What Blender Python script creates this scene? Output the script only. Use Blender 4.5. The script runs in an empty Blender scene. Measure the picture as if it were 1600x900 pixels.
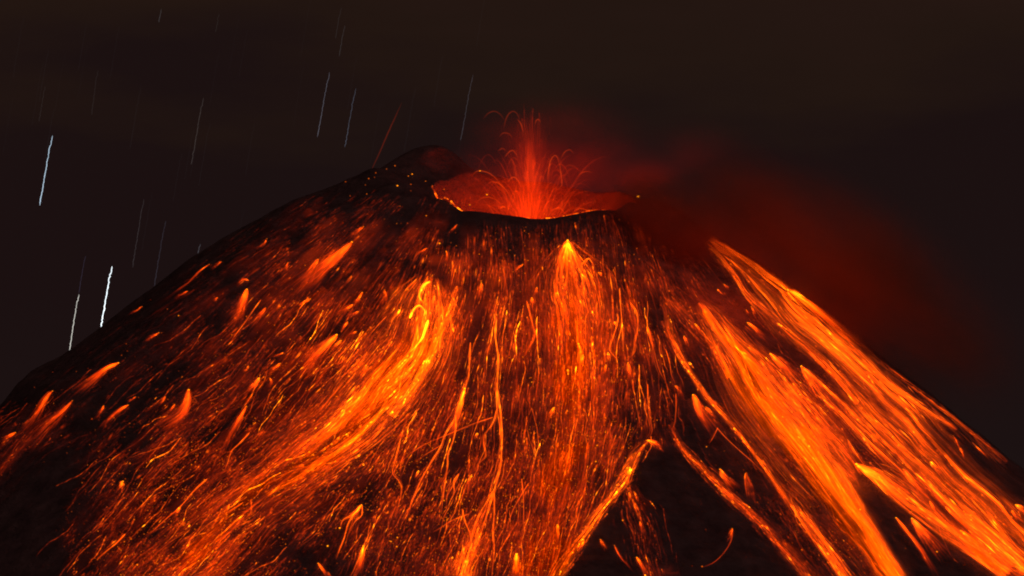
import bpy, math
import numpy as np
from mathutils import Vector, Matrix

RNG = np.random.default_rng(20160306)
SC = bpy.context.scene
COL = SC.collection
R_ = math.radians

# ------------------------------------------------------------------ camera, sky, light, exposure
F_PX = 4000.0                    # focal length in photo pixels (photo 1600 wide)
CAM = np.array([0.0, -4000.0, 300.0])
PITCH = R_(8.8)

cam = bpy.data.cameras.new('camera')
cam.sensor_width = 36.0
cam.lens = 36.0 * F_PX / 1600.0
cam.clip_start = 1.0
cam.clip_end = 120000.0
cam_ob = bpy.data.objects.new('camera', cam)
COL.objects.link(cam_ob)
cam_ob.location = CAM
cam_ob.rotation_euler = (R_(90) + PITCH, 0, 0)
SC.camera = cam_ob

world = bpy.data.worlds.new('World')
SC.world = world
world.use_nodes = True


def build_world():
    nt = world.node_tree
    nt.nodes.clear()
    N, L = nt.nodes.new, nt.links.new
    out = N('ShaderNodeOutputWorld')
    bg = N('ShaderNodeBackground')
    tc = N('ShaderNodeTexCoord')
    mp = N('ShaderNodeMapping')
    mp.inputs['Scale'].default_value = (2.2, 2.2, 9.0)
    nz = N('ShaderNodeTexNoise')
    nz.inputs['Scale'].default_value = 2.3
    nz.inputs['Detail'].default_value = 5
    nz.inputs['Roughness'].default_value = 0.5
    L(tc.outputs['Generated'], mp.inputs['Vector'])
    L(mp.outputs['Vector'], nz.inputs['Vector'])
    sep = N('ShaderNodeSeparateXYZ')
    L(tc.outputs['Generated'], sep.inputs[0])
    mr = N('ShaderNodeMapRange')
    mr.inputs['From Min'].default_value = 0.08
    mr.inputs['From Max'].default_value = 0.27
    L(sep.outputs['Z'], mr.inputs['Value'])
    ad = N('ShaderNodeMath'); ad.operation = 'MULTIPLY_ADD'
    ad.inputs[1].default_value = 0.9
    L(nz.outputs['Fac'], ad.inputs[0])
    sb = N('ShaderNodeMath'); sb.operation = 'SUBTRACT'
    sb.inputs[1].default_value = 0.45
    L(mr.outputs['Result'], sb.inputs[0])
    L(sb.outputs[0], ad.inputs[2])
    cr = N('ShaderNodeValToRGB')
    e = cr.color_ramp.elements
    e[0].position = 0.0; e[0].color = (0.0112, 0.0058, 0.0057, 1)
    e[1].position = 1.0; e[1].color = (0.0178, 0.0084, 0.0060, 1)
    k = e.new(0.40); k.color = (0.0108, 0.0052, 0.0053, 1)
    k = e.new(0.70); k.color = (0.0110, 0.0054, 0.0053, 1)
    k = e.new(0.88); k.color = (0.0158, 0.0078, 0.0054, 1)
    L(ad.outputs[0], cr.inputs['Fac'])
    L(cr.outputs['Color'], bg.inputs['Color'])
    bg.inputs['Strength'].default_value = 1.0
    L(bg.outputs[0], out.inputs['Surface'])


build_world()

fill = bpy.data.lights.new('night_fill', 'SUN')  # added reddish fill lamp that lifts the dark rock
fill.energy = 0.28
fill.angle = R_(8)
fill.color = (1.0, 0.46, 0.46)
fill_ob = bpy.data.objects.new('night_fill', fill)
COL.objects.link(fill_ob)
fill_ob.rotation_euler = (R_(55), 0, R_(38))

vs = SC.view_settings
vs.view_transform = 'Standard'
vs.look = 'None'
vs.exposure = 0.0
vs.gamma = 1.0
SC.render.engine = 'CYCLES'
cy = SC.cycles
cy.transparent_max_bounces = 96
cy.filter_width = 1.9
cy.use_light_tree = False
cy.max_bounces = 3
cy.diffuse_bounces = 1
cy.glossy_bounces = 1
cy.volume_bounces = 0
cy.sample_clamp_indirect = 0.02
cy.use_denoising = True
cy.denoiser = 'OPENIMAGEDENOISE'
cy.denoising_input_passes = 'RGB_ALBEDO_NORMAL'
cy.denoising_prefilter = 'FAST'
cy.volume_step_rate = 1.0
cy.volume_max_steps = 96

# ------------------------------------------------------------------ numeric helpers
_LAT = RNG.random((256, 256))


def vnoise(x, y):
    xi = np.floor(x).astype(int); yi = np.floor(y).astype(int)
    fx = x - xi; fy = y - yi
    fx = fx * fx * (3 - 2 * fx); fy = fy * fy * (3 - 2 * fy)
    a = _LAT[xi % 256, yi % 256]; b = _LAT[(xi + 1) % 256, yi % 256]
    c = _LAT[xi % 256, (yi + 1) % 256]; d = _LAT[(xi + 1) % 256, (yi + 1) % 256]
    return (a * (1 - fx) + b * fx) * (1 - fy) + (c * (1 - fx) + d * fx) * fy - 0.5


def fbm(x, y, o=4):
    s = 0; a = 1.0
    for i in range(o):
        s = s + a * vnoise(x * 2 ** i + 17.3 * i, y * 2 ** i + 9.1 * i)
        a *= 0.5
    return s


def row_z(row, d=4000.0):
    return CAM[2] + d * math.tan(PITCH + math.atan((450.0 - row) / F_PX))


# ------------------------------------------------------------------ the cone
X0 = 40.0                         # axis of the cone
RG = np.arange(0.0, 1500.0, 5.0)
LEFT = [(680, 232), (640, 240), (600, 253), (550, 279), (500, 299), (450, 319), (400, 346), (350, 372), (300, 402),
        (250, 443), (200, 481), (167, 508), (143, 525), (110, 550), (67, 569), (47, 586), (23, 615), (0, 631), (-80, 700), (-300, 870)]
RIGHT = [(1000, 312), (1050, 331), (1100, 356), (1150, 386), (1200, 419), (1260, 463), (1340, 528), (1400, 578), (1470, 631),
         (1570, 715), (1640, 776), (1800, 900)]
rl = np.array([(840 - p) / 0.985 for p, _ in LEFT]); zl = np.array([row_z(q + np.interp(p, [-80, 23, 110, 250, 450], [24, 18, 7, 4, 1])) for p, q in LEFT])
rr_ = np.array([(p - 840) / 0.985 for p, _ in RIGHT]); zr_ = np.array([row_z(q + np.interp(p, [1230, 1400, 1560, 1700], [3, 10, 23, 29])) for p, q in RIGHT])
T_LEFT = np.interp(RG, rl, zl)
T_RIGHT = np.interp(RG, rr_, zr_)
T_FRONT = 998 - 0.66 * (RG - 165) - 0.00006 * np.clip(RG - 165, 0, None) ** 2
KEYS = [  # angle, rim radius, rim height, table
    (0, 160, row_z(311), T_RIGHT),
    (45, 168, row_z(300, 4120), T_RIGHT),
    (90, 168, row_z(284, 4168), 0.5 * T_LEFT + 0.5 * T_RIGHT),
    (128, 168, row_z(268, 4132), T_LEFT),
    (155, 168, row_z(281, 4070), T_LEFT),
    (180, 168, row_z(290), T_LEFT),
    (205, 166, row_z(313, 3930), 0.72 * T_LEFT + 0.28 * T_FRONT),
    (235, 165, row_z(336, 3865), 0.25 * T_LEFT + 0.75 * T_FRONT),
    (270, 165, row_z(344, 3835), T_FRONT),
    (310, 163, row_z(330, 3875), 0.8 * T_FRONT + 0.2 * T_RIGHT),
    (337, 160, row_z(317, 3937), 0.4 * T_FRONT + 0.6 * T_RIGHT),
]
KA = np.array([k[0] for k in KEYS] + [360.0])
KR = np.array([k[1] for k in KEYS] + [KEYS[0][1]])
KZ = np.array([k[2] for k in KEYS] + [KEYS[0][2]])
TAB = []
for a, r0, z0, t in KEYS:
    w = np.clip((RG - r0) / 110.0, 0, 1); w = w * w * (3 - 2 * w)
    TAB.append(np.where(RG < r0, z0, z0 * (1 - w) + np.minimum(t, z0 + 30) * w))
TAB = np.array(TAB + [TAB[0]])
FLOOR_Z = 905.0


def height(x, y):
    dx = x - X0
    r = np.hypot(dx, y); th = np.degrees(np.arctan2(y, dx)) % 360.0
    j = np.clip(np.searchsorted(KA, th, side='right') - 1, 0, len(KA) - 2)
    f = (th - KA[j]) / (KA[j + 1] - KA[j]); f = f * f * (3 - 2 * f)
    ri = np.clip(r / 5.0, 0, len(RG) - 1.001); i0 = ri.astype(int); fr = ri - i0
    z0 = TAB[j, i0] * (1 - fr) + TAB[j, i0 + 1] * fr
    z1 = TAB[j + 1, i0] * (1 - fr) + TAB[j + 1, i0 + 1] * fr
    z = z0 * (1 - f) + z1 * f
    rim = KR[j] * (1 - f) + KR[j + 1] * f
    zr = KZ[j] * (1 - f) + KZ[j + 1] * f
    out = np.clip((r - rim) / 200.0, 0, 1)
    # gullies running down the flanks, roughness everywhere
    tr = np.radians(th)
    gx = np.cos(tr) * 9 + 40; gy = np.sin(tr) * 9 + 40
    gul = fbm(gx + 0.0015 * r, gy, 3)
    gx2 = np.cos(tr) * 26 + 70; gy2 = np.sin(tr) * 26 + 70
    gul2 = fbm(gx2 + 0.003 * r, gy2, 2)
    front = np.clip(-np.sin(tr) * 1.6 - 0.1, 0.12, 1)
    z = z + out * front * (gul * 16 + gul2 * 5) + (0.3 + 0.7 * out) * (fbm(x / 42 + 5, y / 42 + 5, 4) * 5.0)
    # the dark summit knob behind the left end of the crater
    kb = np.exp(-((dx + 168) / 62) ** 2 - ((y - 150) / 75) ** 2) + 0.45 * np.exp(-((dx + 235) / 50) ** 2 - ((y - 120) / 70) ** 2)
    z = z + 52 * kb * np.clip((r - rim) / 45.0, 0, 1)
    # inside the crater
    q = np.clip(r / rim, 0, 1)
    inner = FLOOR_Z + (zr - FLOOR_Z) * q ** 2.2 + fbm(x / 30 + 3, y / 30 + 8, 4) * 7 * (1 - q ** 6)
    z = np.where(r < rim, inner, z)
    return np.maximum(z, 270.0 + 0.02 * fbm(x / 100, y / 100, 2))


GX = np.arange(-1350.0, 1450.0, 2.5); GY = np.arange(-1450.0, 700.0, 2.5)
HG = height(*np.meshgrid(GX, GY, indexing='ij'))
_gx, _gy = np.gradient(HG, 2.5)


def bil(A, x, y):
    u = np.clip((x - GX[0]) / 2.5, 0, len(GX) - 1.001); v = np.clip((y - GY[0]) / 2.5, 0, len(GY) - 1.001)
    i = u.astype(int); j = v.astype(int); fu = u - i; fv = v - j
    return (A[i, j] * (1 - fu) + A[i + 1, j] * fu) * (1 - fv) + (A[i, j + 1] * (1 - fu) + A[i + 1, j + 1] * fu) * fv


def rays(px, py):
    x = (px - 800.0) / F_PX; z = (450.0 - py) / F_PX
    cp, sp = math.cos(PITCH), math.sin(PITCH)
    return np.stack([x, cp - z * sp, sp + z * cp], -1)      # per unit of depth along the axis


def at_plane(px, py, Y):
    """the point seen at a pixel on the vertical plane y = Y"""
    d = rays(np.asarray(px, float), np.asarray(py, float))
    t = (Y - CAM[1]) / d[..., 1]
    return CAM + d * t[..., None]


# where each line of sight meets the cone
STEP = 4.0
PXS = np.arange(-120.0, 1721.0, STEP); PYS = np.arange(140.0, 981.0, STEP)
_PX, _PY = np.meshgrid(PXS, PYS, indexing='ij')
_D = rays(_PX, _PY)
_T = np.full(_PX.shape, np.nan)
_prev = np.full(_PX.shape, 1.0)
_done = np.zeros(_PX.shape, bool)
_ts = np.arange(2700.0, 4700.0, 8.0)
for _t in _ts:
    P = CAM + _D * _t
    g = P[..., 2] - bil(HG, P[..., 0], P[..., 1])
    g = np.where((P[..., 1] > 690) | (P[..., 1] < -1440), 1.0, g)
    hit = (~_done) & (g < 0)
    _T[hit] = _t - 8.0 * (-g[hit]) / np.maximum(_prev[hit] - g[hit], 1e-6)
    _done |= hit
    _prev = g


def lift(px, py, h):
    """points on the cone under pixels, raised h metres off the slope; NaN where the pixel misses the cone"""
    u = (px - PXS[0]) / STEP; v = (py - PYS[0]) / STEP
    ok = (u >= 0) & (v >= 0) & (u < len(PXS) - 1.01) & (v < len(PYS) - 1.01)
    u = np.clip(u, 0, len(PXS) - 1.01); v = np.clip(v, 0, len(PYS) - 1.01)
    i = u.astype(int); j = v.astype(int); fu = u - i; fv = v - j
    c = np.stack([_T[i, j], _T[i + 1, j], _T[i, j + 1], _T[i + 1, j + 1]], 0)
    spread = c.max(0) - c.min(0)
    t = (c[0] * (1 - fu) + c[1] * fu) * (1 - fv) + (c[2] * (1 - fu) + c[3] * fu) * fv
    ok &= np.isfinite(t) & (spread < 150)
    d = rays(px, py)
    P = CAM + d * np.where(ok, t, 3500.0)[..., None]
    nx = -bil(_gx, P[..., 0], P[..., 1]); ny = -bil(_gy, P[..., 0], P[..., 1])
    n = np.stack([nx, ny, np.ones_like(nx)], -1); n /= np.linalg.norm(n, axis=-1, keepdims=True)
    dn = d / np.linalg.norm(d, axis=-1, keepdims=True)
    c = np.maximum(-(n * dn).sum(-1), 0.25)
    P = P - dn * (h / c)[..., None]
    return P, n, ok


# ------------------------------------------------------------------ materials
def mat_new(name):
    m = bpy.data.materials.new(name)
    m.use_nodes = True
    m.node_tree.nodes.clear()
    return m, m.node_tree.nodes.new, m.node_tree.links.new


def mat_glow(name, soft):
    """incandescent sparks (or painted soft glow): gives off light, hides nothing behind it"""
    m, N, L = mat_new(name)
    out = N('ShaderNodeOutputMaterial'); add = N('ShaderNodeAddShader')
    em = N('ShaderNodeEmission'); tr = N('ShaderNodeBsdfTransparent')
    at = N('ShaderNodeAttribute'); at.attribute_name = 'lava_glow'
    L(at.outputs['Color'], em.inputs['Color'])
    if soft:
        lw = N('ShaderNodeLayerWeight'); lw.inputs['Blend'].default_value = 0.5
        inv = N('ShaderNodeMath'); inv.operation = 'SUBTRACT'; inv.inputs[0].default_value = 1.0
        L(lw.outputs['Facing'], inv.inputs[1])
        pw = N('ShaderNodeMath'); pw.operation = 'POWER'; pw.inputs[1].default_value = 2.2
        L(inv.outputs[0], pw.inputs[0])
        ge = N('ShaderNodeNewGeometry')
        fr = N('ShaderNodeMath'); fr.operation = 'SUBTRACT'; fr.inputs[0].default_value = 1.0
        L(ge.outputs['Backfacing'], fr.inputs[1])
        mu = N('ShaderNodeMath'); mu.operation = 'MULTIPLY'
        L(pw.outputs[0], mu.inputs[0]); L(fr.outputs[0], mu.inputs[1])
        L(mu.outputs[0], em.inputs['Strength'])
    L(em.outputs[0], add.inputs[0]); L(tr.outputs[0], add.inputs[1]); L(add.outputs[0], out.inputs['Surface'])
    m.cycles.emission_sampling = 'NONE'
    return m


def mat_ember(name):
    m, N, L = mat_new(name)
    out = N('ShaderNodeOutputMaterial'); em = N('ShaderNodeEmission')
    at = N('ShaderNodeAttribute'); at.attribute_name = 'lava_glow'
    nz = N('ShaderNodeTexNoise'); nz.inputs['Scale'].default_value = 0.9
    mr = N('ShaderNodeMapRange'); mr.inputs['To Min'].default_value = 0.55; mr.inputs['To Max'].default_value = 1.4
    L(nz.outputs['Fac'], mr.inputs['Value']); L(mr.outputs['Result'], em.inputs['Strength'])
    L(at.outputs['Color'], em.inputs['Color']); L(em.outputs[0], out.inputs['Surface'])
    m.cycles.emission_sampling = 'NONE'
    return m


def mat_rock(name, c0, c1, scale):
    m, N, L = mat_new(name)
    out = N('ShaderNodeOutputMaterial'); bs = N('ShaderNodeBsdfPrincipled')
    tc = N('ShaderNodeTexCoord'); nz = N('ShaderNodeTexNoise')
    nz.inputs['Scale'].default_value = scale; nz.inputs['Detail'].default_value = 7; nz.inputs['Roughness'].default_value = 0.65
    L(tc.outputs['Object'], nz.inputs['Vector'])
    cr = N('ShaderNodeValToRGB')
    cr.color_ramp.elements[0].position = 0.3; cr.color_ramp.elements[0].color = (*c0, 1)
    cr.color_ramp.elements[1].position = 0.72; cr.color_ramp.elements[1].color = (*c1, 1)
    L(nz.outputs['Fac'], cr.inputs['Fac']); L(cr.outputs['Color'], bs.inputs['Base Color'])
    bs.inputs['Roughness'].default_value = 0.95
    bs.inputs['Specular IOR Level'].default_value = 0.1
    bp = N('ShaderNodeBump'); bp.inputs['Strength'].default_value = 1.0; bp.inputs['Distance'].default_value = 9.0
    L(nz.outputs['Fac'], bp.inputs['Height']); L(bp.outputs['Normal'], bs.inputs['Normal'])
    L(bs.outputs[0], out.inputs['Surface'])
    return m


def mat_star(name):
    m, N, L = mat_new(name)
    out = N('ShaderNodeOutputMaterial'); add = N('ShaderNodeAddShader')
    em = N('ShaderNodeEmission'); tr = N('ShaderNodeBsdfTransparent')
    at = N('ShaderNodeAttribute'); at.attribute_name = 'lava_glow'
    L(at.outputs['Color'], em.inputs['Color'])
    L(em.outputs[0], add.inputs[0]); L(tr.outputs[0], add.inputs[1]); L(add.outputs[0], out.inputs['Surface'])
    m.cycles.emission_sampling = 'NONE'
    return m


M_SPARK = mat_glow('incandescent_sparks', False)
M_SOFT_GLOW = mat_glow('soft_glow', True)
M_EMBER = mat_ember('incandescent_rock')
M_ROCK = mat_rock('volcanic_ash', (0.055, 0.045, 0.045), (0.13, 0.105, 0.10), 0.035)
M_GROUND = mat_rock('dark_soil', (0.03, 0.03, 0.028), (0.07, 0.06, 0.055), 0.004)
M_STAR = mat_star('starlight')


def heat(I, red=1.0, T=0.0):
    """colour of lava giving off brightness I; T is how hot the lava round about is"""
    I = np.asarray(I, float)
    h = np.clip(np.maximum(I, T) / 1.1, 0, 1.5)
    g = (0.042 + 0.152 * h) / red
    return np.stack([I, I * g, I * g * 0.01], -1)


# ------------------------------------------------------------------ mesh helpers
def prop(o, label=None, cat=None, group=None, kind=None):
    if label: o['label'] = label
    if cat: o['category'] = cat
    if group: o['group'] = group
    if kind: o['kind'] = kind
    return o


def mesh_obj(name, verts, quads, mat, rgb=None, parent=None, loc=None, smooth=True):
    verts = np.asarray(verts, np.float32).reshape(-1, 3)
    if loc is not None:
        verts = verts - np.asarray(loc, np.float32)
    me = bpy.data.meshes.new(name)
    quads = np.asarray(quads, np.int32); k = quads.shape[1]
    me.vertices.add(len(verts)); me.vertices.foreach_set('co', verts.ravel())
    me.loops.add(quads.size); me.loops.foreach_set('vertex_index', quads.ravel())
    me.polygons.add(len(quads))
    me.polygons.foreach_set('loop_start', np.arange(0, quads.size, k, dtype=np.int32))
    me.polygons.foreach_set('use_smooth', np.full(len(quads), smooth))
    me.update(calc_edges=True)
    if rgb is not None:
        a = me.attributes.new('lava_glow', 'FLOAT_COLOR', 'POINT')
        c = np.ones((len(verts), 4), np.float32); c[:, :3] = np.asarray(rgb, np.float32).reshape(-1, 3)
        a.data.foreach_set('color', c.ravel())
    me.materials.append(mat)
    o = bpy.data.objects.new(name, me)
    COL.objects.link(o)
    if parent is not None:
        o.parent = parent
        if loc is not None:
            o.location = np.asarray(loc) - np.array(parent.location)
    elif loc is not None:
        o.location = loc
    return o


def tubes(P, nrm, rad, rgb, sides=3, flat=1.0):
    """closed-section threads: P (N,K,3), radius (N,K), colour (N,K,3)"""
    N, K, _ = P.shape
    t = np.gradient(P, axis=1)
    t /= np.maximum(np.linalg.norm(t, axis=-1, keepdims=True), 1e-6)
    s = np.cross(t, nrm); s /= np.maximum(np.linalg.norm(s, axis=-1, keepdims=True), 1e-6)
    n = np.cross(s, t)
    a = np.arange(sides) * 2 * np.pi / sides + np.pi / 2
    V = (P[:, :, None] + rad[:, :, None, None] * (np.cos(a)[None, None, :, None] * s[:, :, None] + flat * np.sin(a)[None, None, :, None] * n[:, :, None]))
    base = (np.arange(N)[:, None, None] * K + np.arange(K - 1)[None, :, None]) * sides
    i = np.arange(sides); j = (i + 1) % sides
    Q = np.stack([base + i, base + j, base + sides + j, base + sides + i], -1)
    C = np.repeat(rgb[:, :, None, :], sides, 2)
    return V.reshape(-1, 3), Q.reshape(-1, 4), C.reshape(-1, 3)


def merge(parts):
    vs_, qs, cs, o = [], [], [], 0
    for v, q, c in parts:
        vs_.append(v); qs.append(q + o); cs.append(c); o += len(v)
    return np.concatenate(vs_), np.concatenate(qs), np.concatenate(cs)


def threads(XY, rad, I, h=None, sides=3, red=1.0, flat=1.0, T=0.0):
    """threads drawn over the slope: XY (N,K,2) in photo pixels -> tube geometry lying on the cone"""
    XY = np.asarray(XY, float); rad = np.asarray(rad, float).copy(); I = np.asarray(I, float)
    hh = rad * 1.0 + 0.8 if h is None else h + 0 * rad
    P, n, ok = lift(XY[..., 0], XY[..., 1], hh)
    seg = np.linalg.norm(np.diff(P, axis=1), axis=-1)
    pxl = np.linalg.norm(np.diff(XY, axis=1), axis=-1) + 1e-6
    jump = np.concatenate([np.zeros((len(P), 1), bool), seg / pxl > 14.0], 1)
    bad = (~ok) | jump
    bad = np.maximum.accumulate(bad[:, :], 1)
    good_n = (~bad).sum(1)
    keep = good_n >= 3
    T = np.broadcast_to(T, I.shape)[keep]
    P, n, bad, rad, I = P[keep], n[keep], bad[keep], rad[keep], I[keep]
    if not len(P):
        return None
    idx = np.where(bad, 0, np.arange(P.shape[1])[None])
    idx = np.maximum.accumulate(idx, 1)
    ar = np.arange(len(P))[:, None]
    P = P[ar, idx]; n = n[ar, idx]
    rad = np.where(bad, 0.0, rad)
    last = idx[:, -1]
    rad[np.arange(len(P)), last] *= 0.3
    return tubes(P, n, rad, heat(I, red, T), sides, flat)


# resample a polyline of (x, y, ...extra) rows by arc length
def resample(pts, m):
    pts = np.asarray(pts, float)
    if len(pts) > 2:      # smooth (Catmull-Rom)
        q = np.vstack([2 * pts[0] - pts[1], pts, 2 * pts[-1] - pts[-2]])
        out = []
        for i in range(1, len(q) - 2):
            for u in np.linspace(0, 1, 12, endpoint=False):
                p0, p1, p2, p3 = q[i - 1], q[i], q[i + 1], q[i + 2]
                out.append(0.5 * (2 * p1 + (p2 - p0) * u + (2 * p0 - 5 * p1 + 4 * p2 - p3) * u ** 2 + (3 * p1 - p0 - 3 * p2 + p3) * u ** 3))
        out.append(pts[-1]); pts = np.array(out)
    s = np.concatenate([[0], np.cumsum(np.linalg.norm(np.diff(pts[:, :2], axis=0), axis=1))])
    u = np.linspace(0, s[-1], m)
    return np.stack([np.interp(u, s, pts[:, k]) for k in range(pts.shape[1])], -1), s[-1]


def sample(C, s):
    """C (M,k) on equal steps, s in 0..1 any shape"""
    f = np.clip(s, 0, 1) * (len(C) - 1); i = np.minimum(f.astype(int), len(C) - 2); w = (f - i)[..., None]
    return C[i] * (1 - w) + C[i + 1] * w


def perp_of(C):
    t = np.gradient(C[:, :2], axis=0); t /= np.maximum(np.linalg.norm(t, axis=1, keepdims=True), 1e-6)
    return np.stack([-t[:, 1], t[:, 0]], -1)


def wander(N, K, amp, corr=3):
    w = RNG.normal(0, 1, (N, K + 2 * corr))
    k = np.ones(corr * 2 + 1) / (corr * 2 + 1)
    w = np.apply_along_axis(lambda r: np.convolve(r, k, 'valid'), 1, w) * math.sqrt(2 * corr + 1)
    w = np.cumsum(w, 1) * 0.35
    return (w - w[:, :1]) * amp


def ramp(d, soft):
    t = np.clip(d / soft + 0.5, 0, 1)
    return t * t * (3 - 2 * t)


BARE = [  # gaps of bare dark rock: centre line with half width, strength
    ([(1118, 474, 5), (1150, 494, 8), (1190, 522, 11), (1240, 557, 13), (1285, 583, 9), (1322, 616, 13), (1350, 655, 5), (1394, 709, 7), (1428, 735, 6)], .80),
    ([(1422, 640, 3), (1452, 668, 9), (1490, 702, 16), (1535, 732, 22), (1590, 765, 26), (1650, 800, 30)], .93),
    ([(1425, 758, 3), (1450, 780, 5), (1480, 805, 6), (1510, 828, 5)], .7),
    ([(1062, 560, 5), (1080, 600, 10), (1085, 660, 12), (1068, 680, 8)], .6),
]


def wedge(x, y):
    """the dark rock wedge and other bare patches keep nearly free of sparks"""
    def between(y0, ys, ls, rs, soft=9.0):
        return ramp(np.minimum(np.minimum(x - np.interp(y, ys, ls), np.interp(y, ys, rs) - x), y - y0), soft)
    w = between(698, [690, 760, 820, 900], [1014, 968, 928, 868], [1050, 1120, 1185, 1265])
    w = np.maximum(w, 0.96 * between(738, [735, 760, 800, 840, 900], [1336, 1341, 1352, 1378, 1414], [1345, 1372, 1420, 1475, 1562]))
    l3 = np.interp(y, [640, 700, 780, 840, 900], [150, 118, 105, 100, 112])
    w = np.maximum(w, 0.92 * ramp(np.minimum(np.minimum(l3 - x, x - np.interp(y, [640, 760], [105, -20])), y - 700), 14.0))
    for pts, k in BARE:
        C, _ = resample(pts, 24)
        d = np.full(np.shape(x), 1e9)
        for p in C:
            d = np.minimum(d, np.hypot(x - p[0], y - p[1]) - p[2])
        w = np.maximum(w, k * ramp(-d, 9.0))
    return w


# ------------------------------------------------------------------ STRUCTURE: the mountain and the ground
def build_mountain():
    nth = 1100
    rs = np.concatenate([np.linspace(0.5, 150, 40), np.linspace(153, 200, 24), np.linspace(204, 1250, 262), np.linspace(1270, 1480, 10)])
    th = np.linspace(0, 2 * np.pi, nth, endpoint=False)
    Rr, Th = np.meshgrid(rs, th, indexing='ij')
    x = X0 + Rr * np.cos(Th); y = Rr * np.sin(Th)
    z = height(x, y)
    V = np.stack([x, y, z], -1).reshape(-1, 3)
    i = np.arange(len(rs) - 1)[:, None] * nth; j = np.arange(nth)[None]; j2 = (j + 1) % nth
    Q = np.stack([i + j, i + nth + j, i + nth + j2, i + j2], -1).reshape(-1, 4)
    o = mesh_obj('mountain', V, Q, M_ROCK)
    prop(o, label='dark volcanic cone with a red lit crater at its top', kind='structure')
    s = 60000.0
    g = mesh_obj('ground', [(-s, -s, 284), (s, -s, 284), (s, s, 284), (-s, s, 284)], [(0, 1, 2, 3)], M_GROUND, smooth=False)
    prop(g, kind='structure')


build_mountain()

# ------------------------------------------------------------------ lava on the slopes
FLOWS = []       # centre lines, also steer the small streaks


def flow_threads(C, L, n, M, len_px, rad_m, jitter=0.5, K=12, decay=1.2, wand=0.6, edge=1.0, grain=0.85, rough=0.65):
    """n threads inside a flow whose centre line C has columns x, y, half width, brightness; mean brightness M"""
    s0 = RNG.random(n) ** 0.9 * 1.02 - 0.02
    ln = len_px * np.exp(RNG.normal(0, 0.45, n)) / L
    t = np.linspace(0, 1, K)[None]
    s = s0[:, None] + ln[:, None] * t
    pr = perp_of(C)
    c = sample(np.hstack([C, pr]), s)
    u = np.where(RNG.random(n) < 0.78, RNG.normal(0, 0.46, n), RNG.uniform(-1.5, 1.5, n)) * edge
    u = np.clip(u, -1.6, 1.6)
    XY = c[..., :2] + c[..., 4:6] * (u[:, None] * c[..., 2])[..., None] + c[..., 4:6] * wander(n, K, wand)[..., None]
    rad = rad_m * np.exp(RNG.normal(0, 0.35, n))[:, None] * np.interp(t, [0, 0.06, 0.3, 1], [0.35, 1, 0.9, 0.25])
    XY = XY + c[..., 4:6] * (fbm(s * L / 60 + n, u[:, None] * 0.8 + n, 2) * 5 * np.clip(c[..., 2] / 15, .2, 1.4))[..., None]
    prof = np.interp(t, [0, 0.05, 1], [0.5, 1, 1]) * np.exp(-decay * t)
    strand = np.clip(0.7 + 1.9 * fbm(s * L / 150 + 3.1 * M, u[:, None] * 5.0 + 20 + n, 3), 0.03, 3) * np.exp(-0.5 * u[:, None] ** 2)
    lum = np.exp(RNG.normal(0, grain, n))[:, None] * prof * c[..., 3] * strand
    lum = lum * np.exp(RNG.normal(0, rough, lum.shape))
    inside = (s >= 0) & (s <= 1.0)
    lum = lum * inside; rad = rad * np.where(s > 1, 0.02, 1)
    area = 2 * np.mean(C[:, 2]) * 1.3 * L
    step = ln[:, None] * L / (K - 1)
    tot = (lum * 2 * rad * 1.7 * step).sum()
    lum *= M * C[:, 3].mean() * area / max(tot, 1e-6)
    return XY, rad, lum, c[..., 3] * min(M, 1.0) * 0.68


def soft_tubes(C, L, n, M, len_px, frac, K=12):
    """broad faint dust glow along a flow, painted as emissive tubes"""
    s0 = RNG.random(n) * 1.05 - 0.08
    ln = len_px * np.exp(RNG.normal(0, 0.3, n)) / L
    t = np.linspace(0, 1, K)[None]
    s = np.clip(s0[:, None] + ln[:, None] * t, 0, 1)
    pr = perp_of(C)
    c = sample(np.hstack([C, pr]), s)
    u = np.clip(RNG.normal(0, 0.5, n), -1, 1)
    XY = c[..., :2] + c[..., 4:6] * (u[:, None] * c[..., 2])[..., None]
    hw = c[..., 2] * frac * np.exp(RNG.normal(0, 0.25, n))[:, None]
    rad = np.maximum(hw, 1.5) * np.interp(t, [0, 0.25, 1], [0.35, 1, 0.9])
    lum = c[..., 3] * np.interp(t, [0, 0.2, 0.6, 1], [0, 1, 0.6, 0]) * np.exp(RNG.normal(0, 0.3, n))[:, None]
    area = 2 * np.mean(C[:, 2]) * 1.3 * L
    tot = (lum * rad * 1.1 * ln[:, None] * L / (K - 1)).sum()
    lum *= M * C[:, 3].mean() * area / max(tot, 1e-6)
    return XY, rad, lum


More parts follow.
